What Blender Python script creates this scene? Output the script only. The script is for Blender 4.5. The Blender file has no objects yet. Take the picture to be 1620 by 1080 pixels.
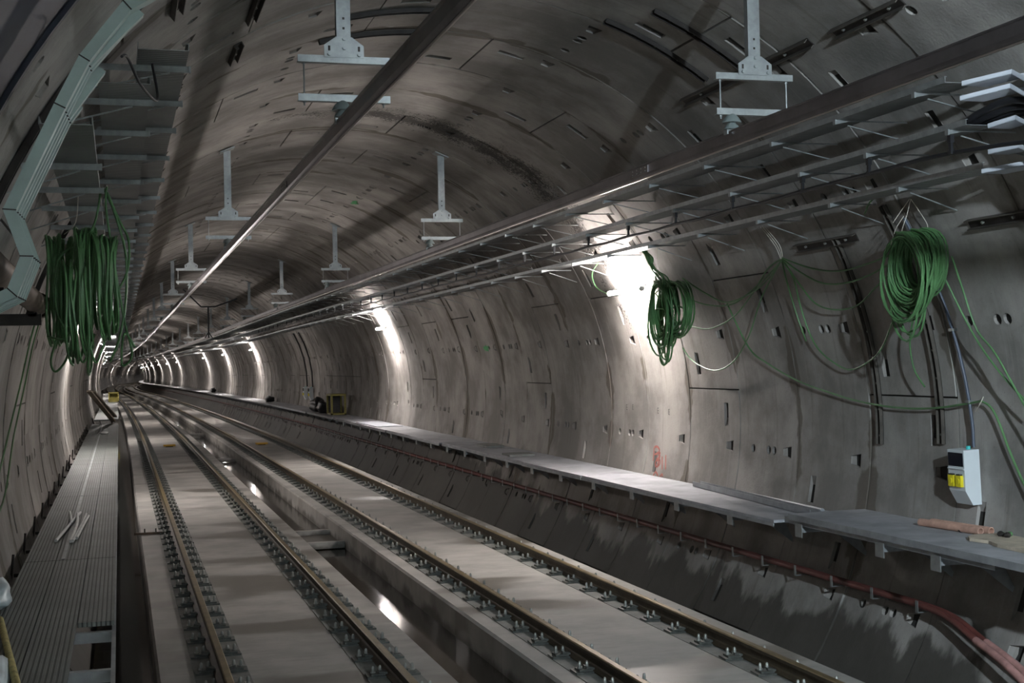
import bpy, bmesh, math, random
from mathutils import Vector, Matrix
rnd = random.Random(7)
SC = bpy.context.scene
COL = SC.collection
# ------------------------------------------------------------------ camera
F_PX, YAW, PITCH, ROLL = 2123.1, 0.28513, 0.01365, -0.02196
CAM = Vector((-3.13992, 0.0, 0.75264))
fw = Vector((math.sin(YAW)*math.cos(PITCH), math.cos(YAW)*math.cos(PITCH), math.sin(PITCH)))
rt = Vector((math.cos(YAW), -math.sin(YAW), 0)); up = rt.cross(fw)
r2 = rt*math.cos(ROLL)+up*math.sin(ROLL); u2 = -rt*math.sin(ROLL)+up*math.cos(ROLL)
cd = bpy.data.cameras.new('camera'); cam = bpy.data.objects.new('camera', cd); COL.objects.link(cam)
cam.matrix_world = Matrix(((r2.x, u2.x, -fw.x, CAM.x), (r2.y, u2.y, -fw.y, CAM.y), (r2.z, u2.z, -fw.z, CAM.z), (0, 0, 0, 1)))
cd.sensor_width = 36; cd.lens = 36*F_PX/1620; cd.clip_start = 0.05; cd.clip_end = 2000
SC.camera = cam
# ------------------------------------------------------------------ world, exposure
w = bpy.data.worlds.new('world'); SC.world = w; w.use_nodes = True
w.node_tree.nodes['Background'].inputs[0].default_value = (0.5, 0.55, 0.6, 1)
w.node_tree.nodes['Background'].inputs[1].default_value = 0.01
SC.view_settings.view_transform = 'Standard'; SC.view_settings.look = 'None'
SC.view_settings.exposure = 0.85; SC.view_settings.gamma = 1; SC.view_settings.use_curve_mapping = False
LAMP_STRENGTH = 330.0
LAMP_WARM = (1.0, 0.93, 0.895, 1); LAMP_COOL = (0.80, 0.93, 1.0, 1); LAMP_GREEN = (0.80, 0.98, 0.97, 1); LAMP_WORK = (0.76, 0.90, 1.0, 1)

# ------------------------------------------------------------------ constants of the place
R = 4.2134; RING = 1.5; J0 = 10.632; UNIT = 360/19
RAIL_Z = -1.862; SLAB_Z = RAIL_Z-0.15
TRACKS = (-1.585, 1.593); GAUGE = 1.435
def PX(s):                       # plan of the tunnel axis: straight, then a long S-bend
    if s < 45: return 0.0
    if s < 190: return -1e-4*(s-45)**2
    u = s-190
    return -1e-4*145**2-0.029*u+2.6e-4*u*u
def PZ(s): return 0.0 if s < 50 else -0.0043*(s-50)-0.0*s
def WP(v): return (v[0]+PX(v[1]), v[1], v[2]+PZ(v[1]))
def pol(a, r=R): return (r*math.cos(math.radians(a)), r*math.sin(math.radians(a)))

# ------------------------------------------------------------------ materials
def mat(name, color, rough=0.7, metal=0.0, var=0.0, scale=3.0, bump=0.0, bscale=40.0, spec=0.5, color2=None, thr=None, coord='Object'):
    m = bpy.data.materials.new(name); m.use_nodes = True
    nt = m.node_tree; b = nt.nodes['Principled BSDF']; L = nt.links.new
    b.inputs['Roughness'].default_value = rough; b.inputs['Metallic'].default_value = metal
    b.inputs['Specular IOR Level'].default_value = spec
    b.inputs['Base Color'].default_value = (*color, 1)
    if var or bump:
        tc = nt.nodes.new('ShaderNodeTexCoord')
        src = tc.outputs['Object']
        if coord == 'World':
            src = nt.nodes.new('ShaderNodeNewGeometry').outputs['Position']
    if var:
        n = nt.nodes.new('ShaderNodeTexNoise'); n.inputs['Scale'].default_value = scale; n.inputs['Detail'].default_value = 6
        n.inputs['Roughness'].default_value = 0.65
        L(src, n.inputs['Vector'])
        r = nt.nodes.new('ShaderNodeValToRGB'); lo, hi = thr or (0.3, 0.7)
        r.color_ramp.elements[0].position = lo; r.color_ramp.elements[1].position = hi
        c2 = color2 or tuple(min(1, c*(1+var)) for c in color)
        c1 = color if color2 else tuple(c*(1-var) for c in color)
        r.color_ramp.elements[0].color = (*c1, 1); r.color_ramp.elements[1].color = (*c2, 1)
        L(n.outputs['Fac'], r.inputs['Fac']); L(r.outputs['Color'], b.inputs['Base Color'])
    if bump:
        n2 = nt.nodes.new('ShaderNodeTexNoise'); n2.inputs['Scale'].default_value = bscale; n2.inputs['Detail'].default_value = 4
        L(src, n2.inputs['Vector'])
        bp = nt.nodes.new('ShaderNodeBump'); bp.inputs['Strength'].default_value = bump; bp.inputs['Distance'].default_value = 0.01
        L(n2.outputs['Fac'], bp.inputs['Height']); L(bp.outputs['Normal'], b.inputs['Normal'])
    return m
class G:                          # tiny node-graph helper
    def __init__(s, m): s.nt = m.node_tree; s.L = s.nt.links.new
    def n(s, t, **k):
        x = s.nt.nodes.new(t)
        for a, v in k.items(): setattr(x, a, v)
        return x
    def put(s, sock, v):
        if hasattr(v, 'is_output') or isinstance(v, bpy.types.NodeSocket): s.L(v, sock)
        else: sock.default_value = v
    def math(s, op, a, b=0.0, clamp=False):
        x = s.n('ShaderNodeMath', operation=op, use_clamp=clamp); s.put(x.inputs[0], a); s.put(x.inputs[1], b); return x.outputs[0]
    def sstep(s, v, lo, hi):
        x = s.n('ShaderNodeMapRange', interpolation_type='SMOOTHSTEP'); s.put(x.inputs[0], v); x.inputs[1].default_value = lo; x.inputs[2].default_value = hi
        return x.outputs[0]
    def noise(s, vec, scale, detail=5, rough=0.6):
        x = s.n('ShaderNodeTexNoise'); x.inputs['Scale'].default_value = scale; x.inputs['Detail'].default_value = detail; x.inputs['Roughness'].default_value = rough
        s.L(vec, x.inputs['Vector']); return x.outputs['Fac']
    def mapv(s, vec, sc):
        x = s.n('ShaderNodeMapping'); s.L(vec, x.inputs['Vector']); x.inputs['Scale'].default_value = sc; return x.outputs['Vector']
    def mix(s, f, a, b):
        x = s.n('ShaderNodeMix', data_type='RGBA'); s.put(x.inputs['Factor'], f); s.put(x.inputs['A'], a); s.put(x.inputs['B'], b); return x.outputs['Result']

def lining_material():
    m = bpy.data.materials.new('lining_concrete'); m.use_nodes = True
    g = G(m); b = m.node_tree.nodes['Principled BSDF']
    pos = g.n('ShaderNodeNewGeometry').outputs['Position']
    sp = g.n('ShaderNodeSeparateXYZ'); g.L(pos, sp.inputs[0]); X, Y, Z = sp.outputs
    ang = g.math('ARCTAN2', Z, X)                                   # radians, 0 at the right springing
    cv = g.n('ShaderNodeCombineXYZ'); g.L(g.math('MULTIPLY', ang, 4.2), cv.inputs[0]); g.L(Y, cv.inputs[1])
    uv = cv.outputs[0]
    cloud = g.noise(uv, 0.9, 6, 0.62)
    col = g.mix(g.sstep(cloud, 0.36, 0.66), (0.205, 0.192, 0.178, 1), (0.385, 0.36, 0.335, 1))
    oi = g.n('ShaderNodeObjectInfo').outputs['Random']
    col = g.mix(g.math('MULTIPLY', g.math('SUBTRACT', oi, 0.35, True), 0.55), col, (0.215, 0.198, 0.185, 1))
    # run-down streaks (along the ring), light and dark
    st = g.noise(g.mapv(uv, (0.35, 5.0, 1)), 1.6, 5, 0.7)
    col = g.mix(g.math('MULTIPLY', g.sstep(st, 0.54, 0.70), 0.38), col, (0.13, 0.115, 0.10, 1))
    st2 = g.noise(g.mapv(uv, (0.5, 9.0, 1)), 1.1, 4, 0.6)
    col = g.mix(g.math('MULTIPLY', g.sstep(st2, 0.57, 0.72), 0.25), col, (0.42, 0.40, 0.375, 1))
    # leakage stains along the ring joints
    fr = g.math('FRACT', g.math('DIVIDE', g.math('SUBTRACT', Y, J0-0.0), RING))
    dj = g.math('MINIMUM', fr, g.math('SUBTRACT', 1.0, fr))         # 0 at a joint
    jn = g.noise(g.mapv(uv, (0.55, 0.55, 1)), 1.0, 4, 0.6)
    wdt = g.math('MULTIPLY', g.sstep(jn, 0.46, 0.68), 0.15)
    edge = g.math('SUBTRACT', g.math('ADD', wdt, g.math('MULTIPLY', g.math('SUBTRACT', g.noise(uv, 7, 3), 0.5), 0.06)), dj)
    col = g.mix(g.math('MULTIPLY', g.sstep(edge, 0.0, 0.03), 0.75), col, (0.115, 0.095, 0.075, 1))
    pore = g.sstep(g.noise(uv, 60, 2, 0.5), 0.66, 0.72)
    col = g.mix(g.math('MULTIPLY', pore, 0.45), col, (0.09, 0.082, 0.075, 1))
    # calcite-white lip on some joints
    lip = g.math('MULTIPLY', g.math('LESS_THAN', dj, 0.012), g.sstep(g.noise(g.mapv(uv, (0.4, 0.7, 1)), 1.7, 2), 0.47, 0.56))
    col = g.mix(g.math('MULTIPLY', lip, 0.4), col, (0.50, 0.49, 0.46, 1))
    # the soot-like spatter across the crown beside one joint
    dy = g.math('ABSOLUTE', g.math('SUBTRACT', Y, 18.35))
    da = g.math('ABSOLUTE', g.math('SUBTRACT', ang, math.radians(60)))
    near = g.math('SUBTRACT', 1.0, g.math('ADD', g.math('DIVIDE', dy, 0.95), g.math('POWER', g.math('DIVIDE', da, math.radians(52)), 3.0)), True)
    spk = g.math('ADD', g.noise(uv, 26, 3, 0.8), g.math('MULTIPLY', g.math('SUBTRACT', g.noise(uv, 2.2, 3), 0.5), 0.7))
    sm = g.sstep(g.math('ADD', spk, g.math('MULTIPLY', near, 0.36)), 0.70, 0.80)
    sm = g.math('MULTIPLY', sm, g.sstep(near, 0.0, 0.15))
    col = g.mix(g.math('MULTIPLY', sm, 0.85), col, (0.035, 0.033, 0.03, 1))
    # damp tide mark along the foot of the lining
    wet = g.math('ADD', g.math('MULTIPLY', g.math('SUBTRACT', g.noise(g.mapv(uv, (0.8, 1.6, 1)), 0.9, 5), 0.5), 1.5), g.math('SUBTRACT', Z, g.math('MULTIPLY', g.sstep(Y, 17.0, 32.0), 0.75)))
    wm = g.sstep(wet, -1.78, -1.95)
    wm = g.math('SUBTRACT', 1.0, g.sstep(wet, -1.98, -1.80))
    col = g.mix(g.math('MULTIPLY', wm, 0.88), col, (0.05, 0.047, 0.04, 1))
    g.L(col, b.inputs['Base Color'])
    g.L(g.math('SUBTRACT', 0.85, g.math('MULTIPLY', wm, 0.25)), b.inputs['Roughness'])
    b.inputs['Specular IOR Level'].default_value = 0.2
    bp = g.n('ShaderNodeBump'); bp.inputs['Strength'].default_value = 0.35; bp.inputs['Distance'].default_value = 0.008
    g.L(g.math('ADD', g.noise(uv, 35, 4), g.math('MULTIPLY', g.noise(uv, 5, 3), 2.0)), bp.inputs['Height']); g.L(bp.outputs['Normal'], b.inputs['Normal'])
    return m

def slab_material():
    m = bpy.data.materials.new('slab_concrete'); m.use_nodes = True
    g = G(m); b = m.node_tree.nodes['Principled BSDF']
    pos = g.n('ShaderNodeNewGeometry').outputs['Position']
    c = g.noise(pos, 1.3, 6, 0.6)
    col = g.mix(g.sstep(c, 0.3, 0.7), (0.33, 0.318, 0.295, 1), (0.48, 0.46, 0.43, 1))
    br = g.noise(g.mapv(pos, (1.2, 9, 1)), 1.6, 4, 0.6)              # broom finish, across the track
    col = g.mix(g.math('MULTIPLY', g.sstep(br, 0.45, 0.75), 0.35), col, (0.29, 0.27, 0.24, 1))
    wet = g.noise(g.mapv(pos, (0.55, 1.25, 0.5)), 0.75, 3, 0.45)
    wm = g.sstep(wet, 0.54, 0.66)
    col = g.mix(g.math('MULTIPLY', wm, 0.75), col, (0.10, 0.085, 0.062, 1))
    sp = g.n('ShaderNodeSeparateXYZ'); g.L(pos, sp.inputs[0])
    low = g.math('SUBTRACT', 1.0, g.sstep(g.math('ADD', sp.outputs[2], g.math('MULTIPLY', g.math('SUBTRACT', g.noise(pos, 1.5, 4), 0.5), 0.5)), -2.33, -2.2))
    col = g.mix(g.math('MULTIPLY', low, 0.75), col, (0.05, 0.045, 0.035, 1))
    g.L(col, b.inputs['Base Color'])
    g.L(g.math('SUBTRACT', 0.75, g.math('MULTIPLY', wm, 0.35)), b.inputs['Roughness'])
    bp = g.n('ShaderNodeBump'); bp.inputs['Strength'].default_value = 0.25; bp.inputs['Distance'].default_value = 0.006
    g.L(g.noise(g.mapv(pos, (2, 12, 2)), 8, 4), bp.inputs['Height']); g.L(bp.outputs['Normal'], b.inputs['Normal'])
    return m

def ribbed_material(name, color, axis_scale, rough=0.45, metal=0.6):
    m = bpy.data.materials.new(name); m.use_nodes = True
    g = G(m); b = m.node_tree.nodes['Principled BSDF']
    pos = g.n('ShaderNodeNewGeometry').outputs['Position']
    sp = g.n('ShaderNodeSeparateXYZ'); g.L(pos, sp.inputs[0])
    ax, per = axis_scale
    tri = g.math('ABSOLUTE', g.math('SUBTRACT', g.math('FRACT', g.math('DIVIDE', sp.outputs[ax], per)), 0.5))
    slot = g.sstep(tri, 0.12, 0.25)
    n = g.noise(pos, 2.0, 5)
    base = g.mix(g.sstep(n, 0.35, 0.7), tuple(c*0.75 for c in color)+(1,), color+(1,))
    g.L(g.mix(slot, tuple(c*0.35 for c in color)+(1,), base), b.inputs['Base Color'])
    b.inputs['Roughness'].default_value = rough; b.inputs['Metallic'].default_value = metal
    bp = g.n('ShaderNodeBump'); bp.inputs['Strength'].default_value = 0.6; bp.inputs['Distance'].default_value = 0.006
    g.L(slot, bp.inputs['Height']); g.L(bp.outputs['Normal'], b.inputs['Normal'])
    return m

M = {}
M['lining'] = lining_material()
M['slab'] = slab_material()
M['invert'] = mat('invert_concrete', (0.10, 0.09, 0.075), 0.6, var=0.5, scale=1.5, bump=0.4, bscale=12, coord='World')
M['grout'] = mat('grout', (0.20, 0.205, 0.19), 0.75, var=0.3, scale=4, bump=0.2, coord='World')
M['back'] = mat('joint_backing', (0.03, 0.028, 0.025), 0.9)
M['galv'] = mat('galvanised_steel', (0.35, 0.37, 0.37), 0.45, 0.75, var=0.22, scale=9)
M['galv_tray'] = ribbed_material('perforated_tray', (0.42, 0.43, 0.43), (1, 0.05), 0.5, 0.5)
M['galv_dull'] = mat('dull_galvanised', (0.33, 0.345, 0.36), 0.55, 0.45, var=0.3, scale=3, bump=0.15, bscale=25)
M['deck'] = ribbed_material('ribbed_deck', (0.21, 0.228, 0.215), (0, 0.03), 0.55, 0.35)
M['deck_board'] = mat('grey_deck_board', (0.36, 0.365, 0.385), 0.65, 0.1, var=0.3, scale=2.5, bump=0.2, bscale=30, coord='World')
M['dark_steel'] = mat('dark_steel', (0.035, 0.030, 0.027), 0.5, 0.4, var=0.4, scale=6)
M['rust_steel'] = mat('rusty_steel', (0.085, 0.06, 0.042), 0.7, 0.3, var=0.5, scale=7)
M['flange_steel'] = mat('brown_grey_steel', (0.10, 0.088, 0.075), 0.6, 0.3, var=0.35, scale=6)
M['blue_plate'] = mat('dark_blue_plate', (0.022, 0.026, 0.040), 0.55, 0.2, var=0.5, scale=2)
M['rail'] = mat('rail_steel', (0.075, 0.058, 0.036), 0.62, 0.35, var=0.45, scale=5, coord='World')
M['rail_head'] = mat('rail_running_surface', (0.19, 0.142, 0.066), 0.45, 0.45, var=0.3, scale=6, coord='World')
M['clip'] = mat('fastener_casting', (0.10, 0.105, 0.095), 0.55, 0.4, var=0.4, scale=20)
M['bolt'] = mat('bright_bolt', (0.36, 0.365, 0.34), 0.42, 0.6)
M['alu'] = mat('weathered_aluminium', (0.20, 0.185, 0.19), 0.33, 0.85, var=0.35, scale=1.5, coord='World')
M['copper'] = mat('contact_wire', (0.55, 0.50, 0.47), 0.28, 0.9)
M['insul'] = mat('grey_silicone', (0.20, 0.235, 0.23), 0.4, var=0.1)
M['grp'] = mat('pale_green_trunking', (0.31, 0.39, 0.365), 0.45, var=0.14, scale=4)
M['grp_white'] = mat('white_trunking', (0.42, 0.44, 0.48), 0.5, var=0.12, scale=4)
M['green'] = mat('green_cable', (0.095, 0.215, 0.085), 0.45, var=0.35, scale=2.5)
M['black'] = mat('black_rubber', (0.012, 0.012, 0.014), 0.42)
M['red'] = mat('red_pipe', (0.135, 0.042, 0.035), 0.5, var=0.35, scale=5, coord='World')
M['pink'] = mat('dusty_red_pipe', (0.42, 0.22, 0.20), 0.65, var=0.3, scale=8)
M['terracotta'] = mat('dusty_orange_pipe', (0.50, 0.30, 0.23), 0.65, var=0.3, scale=8)
M['box'] = mat('grey_enclosure', (0.62, 0.66, 0.68), 0.5, var=0.06)
M['window'] = mat('smoked_window', (0.012, 0.014, 0.022), 0.12)
M['yellow'] = mat('yellow_plastic', (0.78, 0.66, 0.02), 0.45, var=0.1)
M['orange'] = mat('orange_yellow_plate', (0.80, 0.46, 0.03), 0.5, var=0.15)
M['ochre'] = mat('worn_yellow_paint', (0.25, 0.215, 0.045), 0.6, var=0.35, scale=6)
M['wood'] = mat('pale_timber', (0.48, 0.41, 0.32), 0.75, var=0.3, scale=6)
M['white'] = mat('white_plastic', (0.72, 0.73, 0.72), 0.5, var=0.15, scale=6)
M['string'] = mat('white_string', (0.62, 0.58, 0.50), 0.8)
M['rope'] = mat('yellow_rope', (0.48, 0.40, 0.16), 0.8, var=0.5, scale=30)
M['sheet'] = mat('pale_sheet', (0.60, 0.70, 0.74), 0.4, var=0.25, scale=3)
M['paint_red'] = mat('red_spray', (0.36, 0.13, 0.11), 0.8, var=0.3, scale=12)
M['paint_green'] = mat('green_spray', (0.08, 0.32, 0.12), 0.8, var=0.3, scale=12)
M['paint_grey'] = mat('moulded_mark', (0.10, 0.095, 0.088), 0.8)
M['pipe_brown'] = mat('brown_pipe', (0.17, 0.12, 0.095), 0.5, 0.2, var=0.4, scale=5)
m = bpy.data.materials.new('standing_water'); m.use_nodes = True
b = m.node_tree.nodes['Principled BSDF']; b.inputs['Base Color'].default_value = (0.022, 0.017, 0.011, 1); b.inputs['Roughness'].default_value = 0.07
g = G(m); bp = g.n('ShaderNodeBump'); bp.inputs['Strength'].default_value = 0.06; bp.inputs['Distance'].default_value = 0.01
g.L(g.noise(g.n('ShaderNodeNewGeometry').outputs['Position'], 6, 3), bp.inputs['Height']); g.L(bp.outputs['Normal'], b.inputs['Normal'])
M['water'] = m
def emis(name, col, st):
    m = bpy.data.materials.new(name); m.use_nodes = True; b = m.node_tree.nodes['Principled BSDF']
    b.inputs['Base Color'].default_value = (0.8, 0.8, 0.8, 1)
    b.inputs['Emission Color'].default_value = col; b.inputs['Emission Strength'].default_value = st
    return m
M['lamp_warm'] = emis('tube_warm', LAMP_WARM, LAMP_STRENGTH)
M['lamp_cool'] = emis('tube_cool', LAMP_COOL, LAMP_STRENGTH*1.0)
M['lamp_green'] = emis('tube_green', LAMP_GREEN, LAMP_STRENGTH)
M['lamp_work'] = emis('work_lamp_glow', LAMP_WORK, LAMP_STRENGTH*20)

# ------------------------------------------------------------------ mesh builder
class MB:
    def __init__(s): s.v = []; s.f = []; s.mi = []; s.cur = 0
    def add(s, vs, fs):
        o = len(s.v); s.v += [tuple(v) for v in vs]; s.f += [tuple(i+o for i in f) for f in fs]; s.mi += [s.cur]*len(fs); return s
    def box(s, x0, x1, y0, y1, z0, z1):
        vs = [(x, y, z) for x in (x0, x1) for y in (y0, y1) for z in (z0, z1)]
        return s.add(vs, [(0, 1, 3, 2), (4, 6, 7, 5), (0, 4, 5, 1), (2, 3, 7, 6), (0, 2, 6, 4), (1, 5, 7, 3)])
    def obox(s, c, ax, ay, az, hx, hy, hz):
        c = Vector(c); vs = [c+ax*(i*hx)+ay*(j*hy)+az*(k*hz) for i in (-1, 1) for j in (-1, 1) for k in (-1, 1)]
        return s.add(vs, [(0, 1, 3, 2), (4, 6, 7, 5), (0, 4, 5, 1), (2, 3, 7, 6), (0, 2, 6, 4), (1, 5, 7, 3)])
    def bar(s, a, b, wd, ht, upv=(0, 0, 1)):
        a, b = Vector(a), Vector(b); d = (b-a); l = d.length; d.normalize(); upv = Vector(upv)
        sx = d.cross(upv); sx.normalize(); uz = sx.cross(d)
        return s.obox((a+b)/2, sx, d, uz, wd/2, l/2, ht/2)
    def prism(s, poly, fn, caps=True):       # poly: 2-D outline; fn(list of frames): each maps (u,v)->xyz
        n = len(poly); vs = []
        for f in fn: vs += [f(u, v) for u, v in poly]
        fs = []
        for k in range(len(fn)-1):
            for i in range(n): fs.append((k*n+i, k*n+(i+1) % n, (k+1)*n+(i+1) % n, (k+1)*n+i))
        if caps: fs.append(tuple(range(n-1, -1, -1))); o = (len(fn)-1)*n; fs.append(tuple(range(o, o+n)))
        return s.add(vs, fs)
    def sweep(s, poly, ys, caps=True, warp=True):   # outline (x,z) carried along the tunnel
        def fr(y): return (lambda u, v: WP((u, y, v)) if warp else (u, y, v))
        return s.prism(poly, [fr(y) for y in ys], caps)
    def tube(s, pts, r, n=8, caps=True, r_end=None):
        pts = [Vector(p) for p in pts]; vs = []; prev = None
        for i, p in enumerate(pts):
            d = (pts[min(i+1, len(pts)-1)]-pts[max(i-1, 0)])
            if d.length < 1e-9: d = Vector((0, 0, 1))
            d.normalize()
            if prev is None:
                a = Vector((0, 0, 1)) if abs(d.z) < 0.9 else Vector((1, 0, 0)); u = d.cross(a)
            else: u = prev-d*prev.dot(d)
            if u.length < 1e-6: u = d.orthogonal()
            u.normalize(); prev = u; v = d.cross(u)
            rr = r if r_end is None else r+(r_end-r)*i/(len(pts)-1)
            for k in range(n):
                t = 2*math.pi*k/n; vs.append(p+u*(rr*math.cos(t))+v*(rr*math.sin(t)))
        fs = []
        for i in range(len(pts)-1):
            for k in range(n): fs.append((i*n+k, (i+1)*n+k, (i+1)*n+(k+1) % n, i*n+(k+1) % n))
        if caps: fs.append(tuple(range(n))); o = (len(pts)-1)*n; fs.append(tuple(range(o+n-1, o-1, -1)))
        return s.add(vs, fs)
    def lathe(s, prof, o=(0, 0, 0), n=16):    # prof: (radius, z) list, axis z
        vs = []
        for r, z in prof:
            for k in range(n):
                t = 2*math.pi*k/n; vs.append((o[0]+r*math.cos(t), o[1]+r*math.sin(t), o[2]+z))
        fs = []
        for i in range(len(prof)-1):
            for k in range(n): fs.append((i*n+k, i*n+(k+1) % n, (i+1)*n+(k+1) % n, (i+1)*n+k))
        fs.append(tuple(range(n-1, -1, -1))); q = (len(prof)-1)*n; fs.append(tuple(range(q, q+n)))
        return s.add(vs, fs)
    def mesh(s, name, mats, smooth=None):
        me = bpy.data.meshes.new(name); me.from_pydata(s.v, [], s.f); me.update()
        for m_ in (mats if isinstance(mats, (list, tuple)) else [mats]): me.materials.append(M[m_] if isinstance(m_, str) else m_)
        if any(s.mi): me.polygons.foreach_set('material_index', s.mi)
        if smooth:
            me.polygons.foreach_set('use_smooth', [True]*len(me.polygons)); me.set_sharp_from_angle(angle=math.radians(smooth))
        return me
    def build(s, name, mats, parent=None, smooth=None, **k):
        bm = None
        me = s.mesh(name, mats, smooth)
        b_ = bmesh.new(); b_.from_mesh(me); bmesh.ops.recalc_face_normals(b_, faces=b_.faces); b_.to_mesh(me); b_.free()
        return place(name, me, parent, **k)
def place(name, me, parent=None, loc=(0, 0, 0), rot=(0, 0, 0)):
    o = bpy.data.objects.new(name, me); COL.objects.link(o); o.location = loc; o.rotation_euler = rot
    if parent is not None: o.parent = parent
    return o
def tag(o, label=None, cat=None, group=None, kind=None):
    if label: o['label'] = label
    if cat: o['category'] = cat
    if group: o['group'] = group
    if kind: o['kind'] = kind
    return o
def thing(name, label, cat, loc=(0, 0, 0), group=None, kind=None, rot=(0, 0, 0)):
    o = bpy.data.objects.new(name, None); o.empty_display_size = 0.2; COL.objects.link(o); o.location = loc; o.rotation_euler = rot
    return tag(o, label, cat, group, kind)
def copy_tree(o, parent=None):
    c = o.copy(); COL.objects.link(c); c.parent = parent
    for ch in CH.get(o, []) if o in CH else [x for x in o.children]: copy_tree(ch, c)
    return c
CH = {}
def ylist(y0, y1):
    ys = [y0]; y = y0
    while y < y1:
        y += 3 if y < 60 else 6
        ys.append(min(y, y1))
    return ys
FAR = 470.0

# ================================================================== THE SETTING
# ---- lining segments
HALF = 1.5*UNIT
def seg_mesh(name, a0n, a1n, a0f, a1f, feats):
    """curved concrete segment; a0n..a1n degrees at the near edge, a0f..a1f at the far edge; feats in local (degrees, fraction)"""
    gap_a, gap_s = 0.12, 0.010
    S0, S1 = gap_s, RING-gap_s
    al = set(); sl = {S0, S1}
    W = (a1n-a0n)
    nb = max(3, int(round(W/4.0)))
    base = [i/nb for i in range(nb+1)]
    cells = []
    for k, a, fr, da, ds, extra in feats:
        t0 = (a-da-a0n)/W; t1 = (a+da-a0n)/W; s0 = max(S0, fr*RING-ds); s1 = fr*RING+ds
        cells.append((k, t0, t1, s0, s1, extra)); al |= {t0, t1}; sl |= {s0, s1}
    T = sorted(al | {t for t in base if all(abs(t-x) > 0.012 for x in al)}); S = sorted(sl)
    T = [T[0]]+[t for i, t in enumerate(T[1:]) if t-T[i] > 1e-6]
    def P(t, s, d=0.0):
        u = s/RING; lo = a0n+(a0f-a0n)*u+gap_a; hi = a1n+(a1f-a1n)*u-gap_a
        a = lo+(hi-lo)*t; c, z = pol(a, R+d); return (c, s, z)
    mb = MB(); idx = {}
    for i, t in enumerate(T):
        for j, s in enumerate(S): idx[i, j] = len(mb.v); mb.v.append(P(t, s))
    def q(*f): mb.f.append(f); mb.mi.append(0)
    def find(t, s):
        for c in cells:
            if c[1] < t < c[2] and c[3] < s < c[4]: return c
    done = set()
    for i in range(len(T)-1):
        for j in range(len(S)-1):
            c = find((T[i]+T[i+1])/2, (S[j]+S[j+1])/2)
            if c is None: q(idx[i, j], idx[i+1, j], idx[i+1, j+1], idx[i, j+1]); continue
            if c in done: continue
            done.add(c); k, t0, t1, s0, s1, ex = c
            o = len(mb.v)
            if k == 'pocket':                 # ex: depths at the four corners (t0s0, t1s0, t1s1, t0s1), taper
                dp, tp = ex
                tt = (t1-t0)*tp
                cs = [(t0, s0), (t1, s0), (t1, s1), (t0, s1)]
                fl = [(t0, s0), (t1, s0), (t1-tt, s1), (t0+tt, s1)]
                mb.v += [P(*x) for x in cs]+[P(x[0], x[1], d) for x, d in zip(fl, dp)]+[P(*x) for x in fl[2:]]
                q(o+4, o+5, o+6, o+7)
                q(o, o+1, o+5, o+4); q(o+1, o+8, o+6, o+5); q(o+8, o+9, o+7, o+6); q(o+9, o, o+4, o+7)
                q(o+1, o+2, o+8); q(o, o+9, o+3); q(o+8, o+2, o+3, o+9)
            else:
                dp = ex; n = 12; tc, sc = (t0+t1)/2, (s0+s1)/2; rt_, rs = (t1-t0)/2*0.97, (s1-s0)/2*0.97
                corner = [(t1, s1), (t0, s1), (t0, s0), (t1, s0)]
                mb.v += [P(*x) for x in corner]
                cir = [(tc+rt_*math.cos(math.radians(45+30*k2)), sc+rs*math.sin(math.radians(45+30*k2))) for k2 in range(n)]
                mb.v += [P(*x) for x in cir]; mb.v += [P(x[0], x[1], dp) for x in cir]
                for sd in range(4):
                    pts = [o+4+(sd*3+3-m_) % n for m_ in range(4)]
                    q(*([o+sd, o+(sd+1) % 4]+pts))
                for k2 in range(n):
                    a_, b_ = o+4+k2, o+4+(k2+1) % n
                    q(a_, b_, b_+n, a_+n)
                q(*[o+4+n+k2 for k2 in range(n)])
    # edge faces
    D = 0.05
    for j in (0, len(S)-1):
        for i in range(len(T)-1):
            o = len(mb.v); mb.v += [P(T[i], S[j]), P(T[i+1], S[j]), P(T[i+1], S[j], D), P(T[i], S[j], D)]; q(*( (o, o+3, o+2, o+1) if j == 0 else (o, o+1, o+2, o+3)))
    for i in (0, len(T)-1):
        for j in range(len(S)-1):
            o = len(mb.v); mb.v += [P(T[i], S[j]), P(T[i], S[j+1]), P(T[i], S[j+1], D), P(T[i], S[j], D)]; q(*( (o, o+1, o+2, o+3) if i == 0 else (o, o+3, o+2, o+1)))
    return mb.mesh(name, 'lining', smooth=25)
BP = lambda a: ('pocket', a, 0.185, 1.0, 0.095, ((0.10, 0.10, 0.012, 0.012), 0.22))
HO = lambda a, f: ('hole', a, f, 0.72, 0.055, 0.09)
SLU = lambda a, f: ('pocket', a, f, 2.0, 0.06, ((0.10, 0.01, 0.01, 0.10), 0.0))
SLD = lambda a, f: ('pocket', a, f, 2.0, 0.06, ((0.01, 0.10, 0.10, 0.01), 0.0))
FE = [BP(-UNIT), BP(0), BP(UNIT), HO(0, 0.40), HO(0, 0.49), HO(0, 0.76), SLU(-HALF+4.4, 0.75), SLD(HALF-4.2, 0.26)]
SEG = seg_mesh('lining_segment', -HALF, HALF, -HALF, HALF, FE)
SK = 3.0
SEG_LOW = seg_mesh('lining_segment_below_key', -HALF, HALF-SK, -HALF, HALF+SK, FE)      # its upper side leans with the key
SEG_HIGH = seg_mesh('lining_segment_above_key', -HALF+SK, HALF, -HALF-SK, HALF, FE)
KEY = seg_mesh('key_segment', -UNIT/2-SK, UNIT/2+SK, -UNIT/2+SK, UNIT/2-SK, [BP(0), HO(0, 0.45)])
lining = thing('wall_lining', 'round tunnel lining of grey precast concrete ring segments with bolt pockets', 'tunnel wall', kind='structure')
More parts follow.
